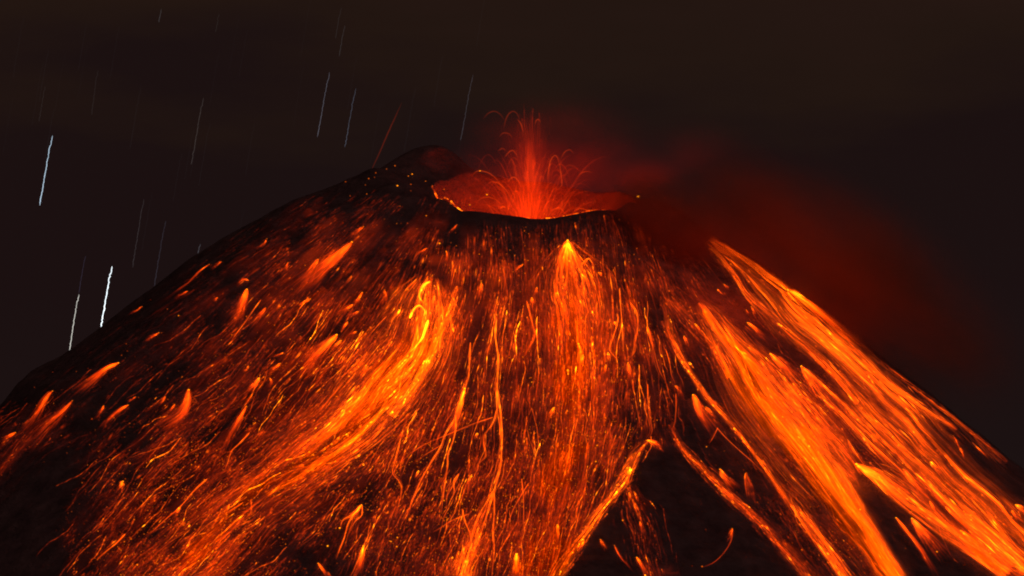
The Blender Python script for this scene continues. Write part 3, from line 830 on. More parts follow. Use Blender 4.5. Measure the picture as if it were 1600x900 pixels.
# ---- thin rivulets drawn one by one
RIVULETS = [
    ([(776, 498), (774, 525), (778, 560), (776, 600), (778, 620), (783, 650), (785, 690), (783, 722), (775, 758), (762, 800), (748, 840), (735, 880)], 1.5, .95, 'long bright vertical rivulet down the middle of the cone'),
    ([(776, 610), (777, 640), (781, 668), (783, 690)], 1.0, .8, 'short twin line left of the long vertical rivulet'),
    ([(776, 640), (770, 662), (757, 680), (756, 695), (758, 712), (748, 722), (741, 735)], 1.0, .65, 'crooked branch leaving the long vertical rivulet to the left'),
    ([(735, 535), (733, 560), (732, 585), (727, 600), (718, 620), (713, 640)], 1.1, .7, 'thin rivulet above the elongated yellow boulder'),
    ([(712, 648), (712, 668), (708, 690), (701, 710), (700, 730), (694, 765), (690, 800)], 1.1, .7, 'rivulet falling straight from the elongated yellow boulder'),
    ([(710, 655), (695, 680), (688, 700), (672, 725), (655, 755), (640, 790), (628, 812)], 1.2, .75, 'rivulet slanting left from the elongated yellow boulder'),
    ([(770, 652), (735, 665), (700, 680), (665, 695), (642, 710), (622, 728)], .8, .5, 'thin nearly straight line crossing to the left below the yellow boulder'),
    ([(690, 695), (668, 708), (645, 724)], .7, .4, 'faint short line under the crossing line'),
    ([(625, 690), (616, 725), (614, 740), (624, 752), (627, 765), (622, 790), (616, 810)], 1.0, .6, 'looping rivulet left of the slanting rivulet'),
    ([(565, 789), (552, 803), (535, 812), (531, 824)], 1.3, .9, 'thick left branch of the lower left rivulets'),
    ([(563, 790), (545, 815), (538, 840), (530, 860), (525, 874)], 1.0, .8, 'middle branch of the lower left rivulets'),
    ([(566, 790), (565, 805), (555, 815), (548, 830)], .8, .7, 'right branch of the lower left rivulets'),
    ([(717, 740), (710, 755), (702, 768), (694, 782)], .9, .6, 'left leg of the small forked rivulet'),
    ([(717, 740), (709, 752), (710, 768), (703, 784)], .9, .7, 'right leg of the small forked rivulet'),
    ([(732, 803), (705, 814), (690, 824), (676, 832)], .8, .5, 'thin line pointing left from a tiny ember near the bottom'),
    ([(775, 760), (763, 782), (752, 800), (741, 828), (738, 850)], 1.0, .7, 'left branch at the foot of the long rivulet'),
    ([(772, 770), (772, 800), (770, 830), (772, 860), (768, 905)], 1.0, .6, 'right branch at the foot of the long rivulet'),
    ([(722, 795), (727, 815), (735, 835), (737, 858)], .9, .6, 'short rivulet joining the bright spark shower'),
    ([(815, 748), (817, 770), (817, 800), (816, 826)], .8, .5, 'thin vertical rivulet right of the long one'),
    ([(826, 755), (812, 778), (800, 800), (790, 830)], .8, .45, 'thin slanting rivulet right of the long one'),
    ([(968, 450), (969, 475), (971, 505), (973, 540), (975, 562)], .9, .8, 'straight thin rivulet right of the central fan'),
    ([(966, 495), (963, 510), (957, 528), (952, 545), (958, 555), (965, 563)], .9, .8, 'kinked thin rivulet with bright knots right of the central fan'),
    ([(985, 473), (995, 490), (996, 515), (992, 535), (992, 550), (982, 562)], 1.4, .6, 'wavy rivulet feeding the teardrop right of the central fan'),
    ([(1011, 512), (1018, 535), (1024, 560), (1030, 580), (1040, 600)], .9, .5, 'thin rivulet under the narrow orange boulder'),
    ([(1040, 545), (1045, 565), (1048, 585), (1053, 598)], .8, .5, 'short thin rivulet on dark ground right of the centre'),
    ([(1012, 600), (1013, 632), (1017, 660), (1018, 675), (1010, 688)], .9, .45, 'thin rivulet ending at the tip of the dark wedge'),
    ([(1056, 615), (1056, 640), (1053, 662), (1048, 672)], .8, .35, 'faint rivulet above the red strand right of the wedge'),
    ([(1120, 668), (1135, 685), (1155, 704), (1180, 727), (1200, 748)], .7, .45, 'thin straight line between the large soft boulder and the avalanche'),
    ([(1122, 668), (1115, 680), (1106, 693)], .6, .4, 'short line ending in a tiny ember right of the wedge'),
    ([(1145, 828), (1142, 845), (1132, 862), (1116, 878), (1098, 886)], .8, .2, 'hook shaped red line alone on the dark wedge'),
    ([(408, 468), (395, 485), (385, 500), (370, 520), (360, 535)], .9, .7, 'thin rivulet right of the twin tailed boulder'),
    ([(390, 676), (375, 692), (362, 705), (356, 722), (350, 735)], 1.1, .65, 'bent orange rivulet under the fork tailed boulder'),
    ([(604, 494), (590, 508), (575, 525), (560, 545)], .8, .5, 'thin line in the dark hollow left of the bright river'),
    ([(560, 545), (556, 552), (545, 560)], 1.0, .6, 'thicker end of the line in the dark hollow'),
    ([(324, 748), (305, 765), (290, 782), (278, 795), (260, 810), (235, 832)], 1.1, .6, 'long knotted streak on the lower left flank'),
    ([(196, 834), (182, 848), (165, 862), (150, 875)], 1.1, .6, 'orange streak in the bottom left ember field'),
    ([(380, 785), (350, 805), (325, 822), (300, 845)], .9, .55, 'upper long streak of the lower left river'),
    ([(392, 780), (392, 800), (380, 815)], .7, .4, 'short upright line beside the upper long streak'),
    ([(686, 548), (692, 505), (712, 490)], .9, .6, 'short arc right of the yellow arm'),
    ([(823, 470), (832, 505), (836, 525), (826, 545), (818, 560)], 1.6, .5, 'dull forked line left of the central fan'),
]
YELLOW_ARCS = [
    ([(640, 497), (646, 484), (655, 477), (663, 484), (667, 494)], 1.7, 2.4, 'yellow arch of lava inside the bright river'),
    ([(669, 500), (664, 515), (659, 528), (650, 540), (640, 550)], 2.2, 2.6, 'yellow bar of lava under the arch in the bright river'),
    ([(672, 440), (662, 446), (655, 462), (662, 475)], 2.4, 1.8, 'yellow crest at the top of the bright river'),
    ([(922, 404), (918, 404), (914, 410), (911, 416)], .9, .9, 'small arch on the right of the central fan'),
    ([(910, 413), (915, 405), (921, 404), (926, 410), (930, 418)], .8, .9, 'thin hoop beside the central fan'),
]


def build_rivulets():
    for pts, r, I, lab in RIVULETS + YELLOW_ARCS:
        C, L = resample(pts, max(14, int(sum(math.dist(a, b) for a, b in zip(pts, pts[1:])) / 4)))
        K = len(C)
        t = np.linspace(0, 1, K)
        parts = []
        for k in range(3):           # a core and two loose side threads
            XY = C[None, :, :2] + (wander(1, K, 0.45)[..., None] * perp_of(C)[None] if k else wander(1, K, .25)[..., None] * perp_of(C)[None])
            rad = (r if k == 0 else r * .55) * 0.8 * (1 + 0.35 * np.sin(t * L / 9 + k))[None] * np.interp(t, [0, .04, .8, 1], [.4, 1, .8, .25])[None]
            lum = I * (0.62 if k == 0 else 0.35) * np.exp(RNG.normal(0, 0.25, (1, K))) * np.interp(t, [0, .7, 1], [1, .75, .4])[None]
            a = threads(XY, rad, lum, sides=4)
            if a: parts.append(a)
        if not parts:
            print('rivulet off the cone', pts[0]); continue
        v, q, c = merge(parts)
        loc, _, _ = lift(C[:1, 0], C[:1, 1], np.array([0.0]))
        o = mesh_obj('lava_rivulet', v, q, M_SPARK, c, loc=loc[0])
        prop(o, lab, 'lava rivulet', 'thin rivulets of lava on the cone')


build_rivulets()

# ---- how much small stuff glows where (rows 60 px apart from y=330, columns 80 px apart from x=40)
GRID = np.array([
    [0, 0, 0, 0, 0, .4, 2.2, 2.2, 2.1, 2.0, 2.2, 2.1, .8, 0, 0, 0, 0, 0, 0, 0],
    [0, 0, 0, 0, .8, 2.2, 3.2, 1.8, 3.2, 3.2, 3.0, 3.4, 2.4, .6, 0, 0, 0, 0, 0, 0],
    [0, 0, 0, .6, 1.2, 2.9, 3.2, 2.8, 5.2, 5.0, 4.4, 5.0, 3.6, 2.2, .6, 0, 0, 0, 0, 0],
    [0, 0, .3, 1.0, 2.4, 3.2, 3.4, 3.6, 5.2, 4.8, 4.4, 4.8, 4.0, 2.4, 1.4, .6, 0, 0, 0, 0],
    [0, .3, .8, 1.2, 2.2, 2.9, 4.2, 4.6, 4.6, 3.9, 3.9, 4.6, 3.9, 1.2, 2.0, 2.0, 1.0, 0, 0, 0],
    [.7, .7, 1.0, 2.2, 3.0, 3.6, 4.0, 4.2, 3.8, 3.2, 3.6, 4.4, 3.0, .7, 1.6, 2.5, 2.5, 1.5, 0, 0],
    [1.5, .6, 2.0, 3.6, 3.6, 3.8, 4.4, 4.2, 3.6, 3.2, 3.8, 4.2, 2.4, .5, 1.0, 2.2, 2.5, 2.0, .8, .2],
    [1.0, .4, 2.8, 3.3, 3.5, 4.2, 4.0, 3.6, 3.4, 3.8, 3.8, 3.4, .8, .3, .5, 2.0, 1.4, 1.8, 1.8, .6],
    [.2, 1.2, 3.2, 3.6, 4.2, 3.6, 2.6, 3.2, 3.4, 3.8, 3.8, 2.6, .9, .2, .5, 2.0, 1.6, .4, 1.6, 1.8],
    [0, 2.0, 3.6, 3.8, 3.8, 1.8, 1.2, 2.4, 3.4, 3.9, 3.6, 1.2, 1.0, .2, .3, 1.2, 1.8, .3, .6, 1.0]])


GRID[5:10, 1:7] *= 0.84
GRID[5:10, 8:12] *= 0.93


def grid_at(x, y):
    u = np.clip((x - 40) / 80.0, 0, 18.999); v = np.clip((y - 330) / 60.0, 0, 8.999)
    i = u.astype(int); j = v.astype(int); fu = u - i; fv = v - j
    g = (GRID[j, i] * (1 - fu) + GRID[j, i + 1] * fu) * (1 - fv) + (GRID[j + 1, i] * (1 - fu) + GRID[j + 1, i + 1] * fu) * fv
    return g * np.clip((y - 292) / 25.0, 0, 1)


EXTRA = [
    [(600, 270), (520, 315), (430, 370), (330, 435), (200, 520), (60, 620)],
    [(560, 310), (470, 380), (350, 480), (220, 590), (100, 680), (0, 760)],
    [(600, 340), (500, 440), (390, 560), (290, 660), (180, 760), (100, 860)],
    [(640, 350), (580, 430), (500, 540), (420, 640), (330, 740), (220, 850), (170, 910)],
    [(740, 345), (738, 430), (715, 530), (690, 620), (650, 710), (600, 800), (550, 900)],
    [(790, 345), (795, 450), (778, 550), (765, 650), (745, 750), (710, 850), (690, 910)],
    [(840, 345), (842, 500), (838, 620), (825, 720), (805, 820), (790, 910)],
    [(940, 345), (955, 450), (958, 550), (945, 650), (920, 740), (880, 840), (850, 910)],
    [(970, 345), (995, 450), (1015, 550), (1020, 650)],
    [(1010, 370), (1040, 470), (1062, 560), (1075, 660), (1100, 740), (1150, 830), (1200, 900)],
]


def direction_field():
    segs = []
    for g in FLOWS + EXTRA:
        C, L = resample(g, max(6, int(sum(math.dist(a, b) for a, b in zip(g, g[1:])) / 22)))
        d = np.diff(C[:, :2], axis=0); d /= np.linalg.norm(d, axis=1, keepdims=True)
        segs.append(np.hstack([(C[1:, :2] + C[:-1, :2]) / 2, d]))
    S = np.vstack(segs)
    gx = np.arange(-80, 1690, 10.0); gy = np.arange(240, 960, 10.0)
    X, Y = np.meshgrid(gx, gy, indexing='ij')
    D = np.zeros(X.shape + (2,))
    for k in range(len(S)):
        w = 1.0 / ((X - S[k, 0]) ** 2 + (Y - S[k, 1]) ** 2 + 150) ** 1.5
        D[..., 0] += w * S[k, 2]; D[..., 1] += w * S[k, 3]
    D /= np.linalg.norm(D, axis=-1, keepdims=True)
    return gx, gy, D


_dx, _dy, _DF = direction_field()


def dirs(x, y):
    i = np.clip(((x - _dx[0]) / 10).round().astype(int), 0, len(_dx) - 1)
    j = np.clip(((y - _dy[0]) / 10).round().astype(int), 0, len(_dy) - 1)
    return _DF[i, j]


def trace(x, y, K, step, curl):
    """walk downhill from (x, y); curl bends each walk a little"""
    n = len(x)
    XY = np.empty((n, K, 2)); p = np.stack([x, y], -1)
    ang = RNG.normal(0, curl, n)
    for k in range(K):
        XY[:, k] = p
        ang = ang * 0.8 + RNG.normal(0, curl, n) * 0.6
        d = dirs(p[:, 0], p[:, 1])
        c, s = np.cos(ang), np.sin(ang)
        p = p + np.stack([d[:, 0] * c - d[:, 1] * s, d[:, 0] * s + d[:, 1] * c], -1) * (step[:, None] if np.ndim(step) else step)
    return XY


def seed_points(n, power, y0=292, patch=0.0, psc=30.0):
    x = RNG.uniform(-40, 1640, n * 12); y = RNG.uniform(y0, 925, n * 12)
    g = grid_at(x, y) * (1 - 0.93 * wedge(x, y))
    p = (g / 5.0) ** power
    if patch:
        p = p * np.clip(0.5 + patch * fbm(x / psc + 30, y / psc + 11, 3), 0.02, 2)
    k = np.nonzero(RNG.random(len(x)) < p)[0][:n]
    return x[k], y[k], g[k]


def target(g):
    return 0.016 * g ** 2


def build_field():
    cell = 20.0
    hist_shape = (int(1760 / cell) + 1, int(700 / cell) + 1)

    def normalise(XY, rad, lum, share):
        """scale each thread so the local mean brightness follows the grid"""
        H = np.zeros(hist_shape)
        st = np.linalg.norm(np.diff(XY, axis=1), axis=-1).mean(1)[:, None]
        w = (lum * 2 * rad * 1.7 * st)
        i = np.clip(((XY[..., 0] + 80) / cell).astype(int), 0, hist_shape[0] - 1)
        j = np.clip(((XY[..., 1] - 260) / cell).astype(int), 0, hist_shape[1] - 1)
        np.add.at(H, (i, j), w)
        H /= cell * cell
        k = np.array([.25, .5, .25])
        for _ in range(3):
            H = np.apply_along_axis(lambda r: np.convolve(r, k, 'same'), 0, H)
            H = np.apply_along_axis(lambda r: np.convolve(r, k, 'same'), 1, H)
        g = grid_at(XY[..., 0], XY[..., 1]) * (1 - 0.93 * wedge(XY[..., 0], XY[..., 1]))
        f = np.clip(share * target(g) / np.maximum(H[i, j], 1e-5), 0, 4)
        return lum * f

    parts = []
    # hot dust and lava light on the ground, painted as emissive tubes
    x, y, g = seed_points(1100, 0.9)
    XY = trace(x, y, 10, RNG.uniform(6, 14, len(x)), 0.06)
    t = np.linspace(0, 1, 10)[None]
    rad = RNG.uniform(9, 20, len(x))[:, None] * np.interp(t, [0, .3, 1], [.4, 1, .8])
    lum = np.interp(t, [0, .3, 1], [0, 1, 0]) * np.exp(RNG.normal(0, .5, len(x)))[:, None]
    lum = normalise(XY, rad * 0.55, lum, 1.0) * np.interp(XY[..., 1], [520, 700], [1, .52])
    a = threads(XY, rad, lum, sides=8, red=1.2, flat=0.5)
    o = mesh_obj('slope_glow', *a[:2], M_SOFT_GLOW, a[2])
    prop(o, 'painted dim red glow of dust and lava light over the whole spark covered slope', kind='stuff')

    # fine streaks of sparks
    x, y, g = seed_points(36000, 1.0, patch=1.8, psc=34)
    n = len(x)
    low = np.clip((y - 560) / 200, 0, 1)
    XY = trace(x, y, 9, RNG.gamma(1.7, 1.5, n) * (1 - .35 * low) + 0.7, 0.10 + 0.12 * low)
    t = np.linspace(0, 1, 9)[None]
    rad = np.exp(RNG.normal(-.5, .55, n))[:, None] * np.interp(t, [0, .1, 1], [.6, 1, .3])
    lum = np.exp(RNG.normal(0, .8, n))[:, None] * np.exp(-1.1 * t) * np.exp(RNG.normal(0, .9, (n, 9)))
    lum = np.clip(normalise(XY, rad, lum, 0.48), 0, .9)
    lum = lum * np.interp(XY[..., 1], [310, 410], [.45, 1])
    a = threads(XY, rad, lum)
    o = mesh_obj('spark_streaks', *a[:2], M_SPARK, a[2])
    prop(o, 'countless fine red and orange spark streaks covering the slope', kind='stuff')

    # long meandering hair-thin trickles, mostly low on the cone
    x, y, g = seed_points(560, 1.0, y0=470, patch=1.4)
    n = len(x)
    XY = trace(x, y, 22, RNG.uniform(2.0, 5.0, n), 0.2)
    t = np.linspace(0, 1, 22)[None]
    rad = RNG.uniform(.45, .85, n)[:, None] * np.interp(t, [0, .1, .8, 1], [.5, 1, .8, .3])
    lum = RNG.gamma(1.6, .12, n)[:, None] * np.exp(RNG.normal(0, .6, (n, 22))) * np.interp(t, [0, 1], [1.1, .7]) * np.clip(g / 3.4, .3, 1.2)[:, None]
    a = threads(XY, rad, lum)
    o = mesh_obj('lava_trickles', *a[:2], M_SPARK, a[2])
    prop(o, 'mass of hair thin lava trickles winding down the lower cone', kind='stuff')


build_field()


def ember_geo(P, r, I):
    """small octahedral clinkers"""
    V0 = np.array([(1, 0, 0), (-1, 0, 0), (0, 1, 0), (0, -1, 0), (0, 0, 1), (0, 0, -1)], float)
    F0 = np.array([(0, 2, 4), (2, 1, 4), (1, 3, 4), (3, 0, 4), (2, 0, 5), (1, 2, 5), (3, 1, 5), (0, 3, 5)])
    V = P[:, None] + V0[None] * r[:, None, None] * RNG.uniform(.75, 1.25, (len(P), 6, 1))
    F = (np.arange(len(P)) * 6)[:, None, None] + F0[None]
    C = np.repeat(heat(I)[:, None], 6, 1)
    return V.reshape(-1, 3), F.reshape(-1, 3), C.reshape(-1, 3)


ZONES = [  # x0, x1, y0, y1, label
    (100, 330, 650, 900, 'one of the tiny embers scattered over the bottom left ember field'),
    (330, 560, 650, 900, 'one of the tiny embers along the lower left river of lava'),
    (560, 720, 640, 900, 'one of the tiny embers among the thin rivulets left of the middle'),
    (720, 860, 640, 900, 'one of the tiny embers around the foot of the long vertical rivulet'),
    (860, 1020, 560, 900, 'one of the tiny embers in the streaks left of the dark wedge'),
    (640, 860, 345, 560, 'one of the tiny embers on the red slope under the crater lip'),
    (860, 1040, 345, 560, 'one of the tiny embers around the central fan'),
    (60, 460, 420, 650, 'one of the tiny embers on the dark left flank'),
    (1040, 1340, 560, 900, 'one of the tiny embers near the widest right avalanche'),
]


def build_embers():
    # single embers that stand out
    proto = None
    for x0, x1, y0, y1, lab in ZONES:
        x = RNG.uniform(x0, x1, 900); y = RNG.uniform(y0, y1, 900)
        g = grid_at(x, y) * (1 - wedge(x, y))
        k = np.nonzero(RNG.random(900) < (g / 5))[0]
        m = 34 if y1 == 900 and x1 < 1021 else 18
        k = k[:m]
        r = RNG.uniform(.6, 1.05, len(k))
        P, n, ok = lift(x[k], y[k], r)
        for i in np.nonzero(ok)[0]:
            if proto is None or RNG.random() < 0.12:
                v, f = rock_verts(1.0, int(RNG.integers(9999)))
                I = RNG.uniform(.25, .8)
                proto = o = mesh_obj('glowing_ember', v, f, M_EMBER, np.tile(heat(I), (len(v), 1)))
            else:
                o = proto.copy(); COL.objects.link(o)
            o.location = P[i]; o.scale = (r[i],) * 3
            o.rotation_euler = tuple(RNG.uniform(0, 6, 3))
            prop(o, lab, 'ember', lab.replace('one of the ', ''))
    # the rest
    x, y, g = seed_points(9000, 1.0, y0=330, patch=1.5, psc=22)
    low = np.clip((y - 480) / 220, 0.12, 1)
    k = RNG.random(len(x)) < low
    x, y, g = x[k], y[k], g[k]
    r = np.exp(RNG.normal(-.45, .25, len(x)))
    I = np.exp(RNG.normal(-.75, .75, len(x))) * np.clip(g / 3, .4, 1.3)
    P, n, ok = lift(x, y, r)
    v, f, c = ember_geo(P[ok], r[ok], np.clip(I[ok], .05, .85))
    o = mesh_obj('ember_field', v, f, M_EMBER, c, smooth=False)
    prop(o, 'countless minute red embers strewn over the lower cone', kind='stuff')


build_embers()

RIM_EMBERS = [
    (587, 270, 1.5, .8, 'upper ember of the red pair on the left shoulder skyline'), (585, 277, 1.2, .6, 'lower ember of the red pair on the left shoulder skyline'),
    (604, 264, 1.4, .9, 'lone ember left of the dark summit knob'), (617, 259, 1.6, 1.0, 'topmost ember at the foot of the dark summit knob'),
    (638, 275, 1.4, 1.3, 'left one of two bright embers under the dark summit knob'), (644, 272, 1.8, 1.8, 'right one of two bright embers under the dark summit knob'),
    (665, 283, 1.3, 1.1, 'bright ember near the left tip of the crater lip'), (621, 290, 2.0, 2.0, 'brightest ember on the left shoulder'),
    (598, 292, .9, .8, 'orange ember in the middle of the left shoulder'), (571, 289, 1.1, .8, 'orange ember on the left part of the shoulder'),
    (573, 303, 1.4, .9, 'ember below the left part of the shoulder'), (547, 306, 1.2, .7, 'leftmost dull ember of the shoulder'),
    (642, 288, 1.6, .7, 'red ember between shoulder and crater lip'), (642, 298, 1.1, .5, 'dull ember under the red one by the crater lip'),
    (625, 322, 1.3, .7, 'lone dull ember below the shoulder'), (666, 337, 1.4, 1.3, 'orange ember below the left end of the crater lip'),
    (576, 279, 1.7, .9, 'stretched orange ember on the left shoulder skyline'), (540, 284, 1.6, .7, 'stretched red ember at the left end of the shoulder'),
    (687, 380, 2.0, 2.0, 'bright yellow ember above the bright river'), (697, 393, 1.5, 1.2, 'orange ember right of the bright yellow ember'),
    (749, 397, 1.3, 1.3, 'pale ember on the dark red slope'), (713, 384, 1.3, .9, 'red ember on the dark slope under the lip'),
    (820, 384, 1.2, 1.0, 'upper ember of the right group under the lip'), (827, 389, 1.1, .9, 'lower ember of the right group under the lip'),
    (825, 407, 1.3, 1.2, 'orange ember left of the yellow vent'), (820, 427, 1.3, 1.2, 'pale ember left of the central fan'),
    (870, 458, 1.6, 2.2, 'bright yellow ember on the left edge of the central fan'), (279, 493, 1.5, 1.5, 'lone pale ember on the dark left flank'),
    (776, 492, 1.5, 1.8, 'yellow ember at the top of the long rivulet'), (700, 529, 1.2, 1.4, 'pale ember right of the yellow arm'),
    (831, 597, 1.4, 1.6, 'pale ember between the long rivulet and the fan'), (933, 696, 1.6, 1.8, 'upper yellow ember left of the dark wedge'),
    (931, 721, 1.6, 1.7, 'lower yellow ember left of the dark wedge'), (946, 675, 1.5, 1.5, 'yellow ember at the end of a slanting thread'),
    (547, 643, 2.0, 2.2, 'yellow ember on the bright lower left river'), (1464, 862, 1.7, 1.6, 'lone ember in the dark gap at lower right'),
    (1344, 796, 1.8, 2.0, 'yellow ember at the right edge of the widest avalanche'), (1104, 698, 1.4, 1.3, 'ember at the end of a short line right of the wedge'),
    (512, 853, 1.8, 2.2, 'yellow ember in the dark corner of the lower left rivulets'), (531, 825, 1.8, 2.2, 'yellow ember at the tip of the thick left branch'),
    (621, 840, 1.5, 1.8, 'upper yellow ember of the trio near the bottom'), (611, 846, 1.5, 1.7, 'left yellow ember of the trio near the bottom'),
    (620, 854, 1.5, 1.7, 'lower yellow ember of the trio near the bottom'), (694, 782, 1.5, 1.6, 'yellow ember under the small forked rivulet'),
    (895, 772, 1.4, 1.5, 'yellow ember in the streaks right of the long rivulet'), (973, 813, 1.6, 1.4, 'orange ember on the wedge face'),
    (1097, 885, 1.7, .9, 'ember at the end of the hook shaped line'), (1253, 859, 1.6, .9, 'flat pale ember left of the lower right strand'),
]


def build_rim_embers():
    for i, (x, y, r, I, lab) in enumerate(RIM_EMBERS):
        r *= 0.68; I *= 0.75
        P, n, ok = lift(np.array([x], float), np.array([y], float), np.array([r]))
        if not ok[0]:
            print('ember off the cone', x, y); continue
        v, f = rock_verts(r, 500 + i)
        o = mesh_obj('glowing_ember', v, f, M_EMBER, np.tile(heat(I), (len(v), 1)))
        o.location = P[0]
        prop(o, lab, 'ember', 'single bright embers')


build_rim_embers()

# ------------------------------------------------------------------ the crater: glowing lip, fountain, arcs
def pxy(pts):
    return [(float(a), float(b)) for a, b in pts]


def build_lip():
    """molten spatter lining the inner side of the near crater lip"""
    th = np.radians(np.linspace(184, 318, 420))
    n = len(th)
    rim = np.interp(np.degrees(th), KA, KR)
    parts = []
    for k in range(7):
        rr = rim - RNG.uniform(1, 9) + wander(1, n, .25, 6)[0]
        x = X0 + rr * np.cos(th); y = rr * np.sin(th)
        z = height(x, y) + 1.2 + RNG.uniform(0, 2.5)
        P = np.stack([x, y, z], -1)[None]
        deg = np.degrees(th)
        env = np.interp(deg, [184, 192, 215, 240, 275, 300, 318], [.6, 2.0, 2.6, 2.0, 1.8, .9, .2])
        lum = (env * np.clip(0.55 + 1.0 * fbm(deg / 1.5 + 7 * k, deg * 0 + k, 4), .02, 1.6))[None] * 0.42
        rad = (0.5 + 1.1 * np.clip(fbm(deg / 2 + k * 3, deg * 0 + 4, 3) + .4, 0, 1.2))[None]
        nn = np.zeros_like(P); nn[..., 2] = 1
        lum = lum * np.clip(2.2 * fbm(deg / .8 + k * 5, deg * 0 + 3 * k, 2) + .45, 0.0, 1.8)
        parts.append(tubes(P, nn, rad, heat(lum), 4))
    v, q, c = merge(parts)
    o = mesh_obj('molten_crater_lip', v, q, M_SPARK, c)
    prop(o, 'ragged red hot spatter lining the near lip of the crater', 'lava')


build_lip()

VENT = at_plane(828, 345, 0.0)
VENT = np.array([VENT[0], 0.0, FLOOR_Z + 4])


def build_fountain():
    # ballistic threads of spatter leaving the vent
    n = 1500
    K = 16
    t = np.linspace(0, 1, K)[None]
    wide = RNG.random(n) < .5
    top_row = np.where(wide, 345 - RNG.gamma(2.2, 22, n), 345 - RNG.gamma(2.2, 34, n))
    top_row = np.clip(top_row, np.where(wide, 246, 180), 334) + RNG.uniform(-8, 8, n)
    top = np.array([row_z(q) for q in top_row])
    ax = np.where(wide, RNG.normal(0, 1, n) * 42, RNG.normal(0, 1, n) * 11); ay = RNG.normal(0, 1, n) * 24
    bx = RNG.normal(0, 9, n)
    h = top - VENT[2]
    f0 = RNG.uniform(0.25, .8, n)[:, None]; f1 = np.clip(f0 + RNG.uniform(.2, .8, n)[:, None], 0, 1.7)
    u = f0 + (f1 - f0) * t                        # 0 vent, 1 apex, 2 down again
    X = VENT[0] + bx[:, None] + ax[:, None] * u; Y = VENT[1] + ay[:, None] * u
    Z = VENT[2] + h[:, None] * (1 - (1 - u) ** 2)
    P = np.stack([X, Y, Z], -1)
    rad = (RNG.uniform(.5, 1.0, n) * np.where(wide, 2.1, 1.3))[:, None] * np.interp(t, [0, .3, 1], [.7, 1, .35])
    lum = RNG.gamma(1.3, .019, n)[:, None] * np.where(wide, .85, .36)[:, None] * np.exp(RNG.normal(0, .3, (n, K))) * np.interp(t, [0, .4, 1], [.8, 1, .2])
    nn = np.zeros_like(P); nn[..., 1] = -1
    v, q, c = tubes(P, nn, rad, heat(lum, 1.25), 3)
    root = mesh_obj('lava_fountain', v, q, M_SPARK, c, loc=VENT)
    prop(root, 'tall dull red fountain of spatter rising from the crater', 'lava fountain')
    # hot gas in the fountain; smoke haze over the bowl painted as glowing tubes
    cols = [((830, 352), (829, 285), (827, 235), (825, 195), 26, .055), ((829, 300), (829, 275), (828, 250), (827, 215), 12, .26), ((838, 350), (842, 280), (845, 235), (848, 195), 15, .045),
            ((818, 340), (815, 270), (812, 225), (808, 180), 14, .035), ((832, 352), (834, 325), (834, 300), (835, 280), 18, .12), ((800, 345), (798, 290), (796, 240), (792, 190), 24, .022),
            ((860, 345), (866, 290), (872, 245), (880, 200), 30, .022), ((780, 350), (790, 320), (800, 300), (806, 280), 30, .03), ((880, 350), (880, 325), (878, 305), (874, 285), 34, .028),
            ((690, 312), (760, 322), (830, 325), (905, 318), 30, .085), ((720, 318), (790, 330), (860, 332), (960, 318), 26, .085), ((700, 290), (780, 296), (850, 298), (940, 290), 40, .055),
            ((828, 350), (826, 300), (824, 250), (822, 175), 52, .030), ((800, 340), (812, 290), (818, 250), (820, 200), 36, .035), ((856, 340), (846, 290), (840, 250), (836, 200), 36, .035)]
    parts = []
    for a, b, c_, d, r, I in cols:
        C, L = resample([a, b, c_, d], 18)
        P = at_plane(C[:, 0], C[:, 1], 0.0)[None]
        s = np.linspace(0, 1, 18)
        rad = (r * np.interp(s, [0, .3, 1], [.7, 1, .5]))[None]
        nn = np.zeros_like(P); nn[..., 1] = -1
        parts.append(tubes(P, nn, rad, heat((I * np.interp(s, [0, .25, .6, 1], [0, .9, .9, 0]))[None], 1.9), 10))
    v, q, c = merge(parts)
    mesh_obj('gas_and_haze_glow', v, q, M_SOFT_GLOW, c, parent=root, loc=VENT)
    return root


fountain = build_fountain()

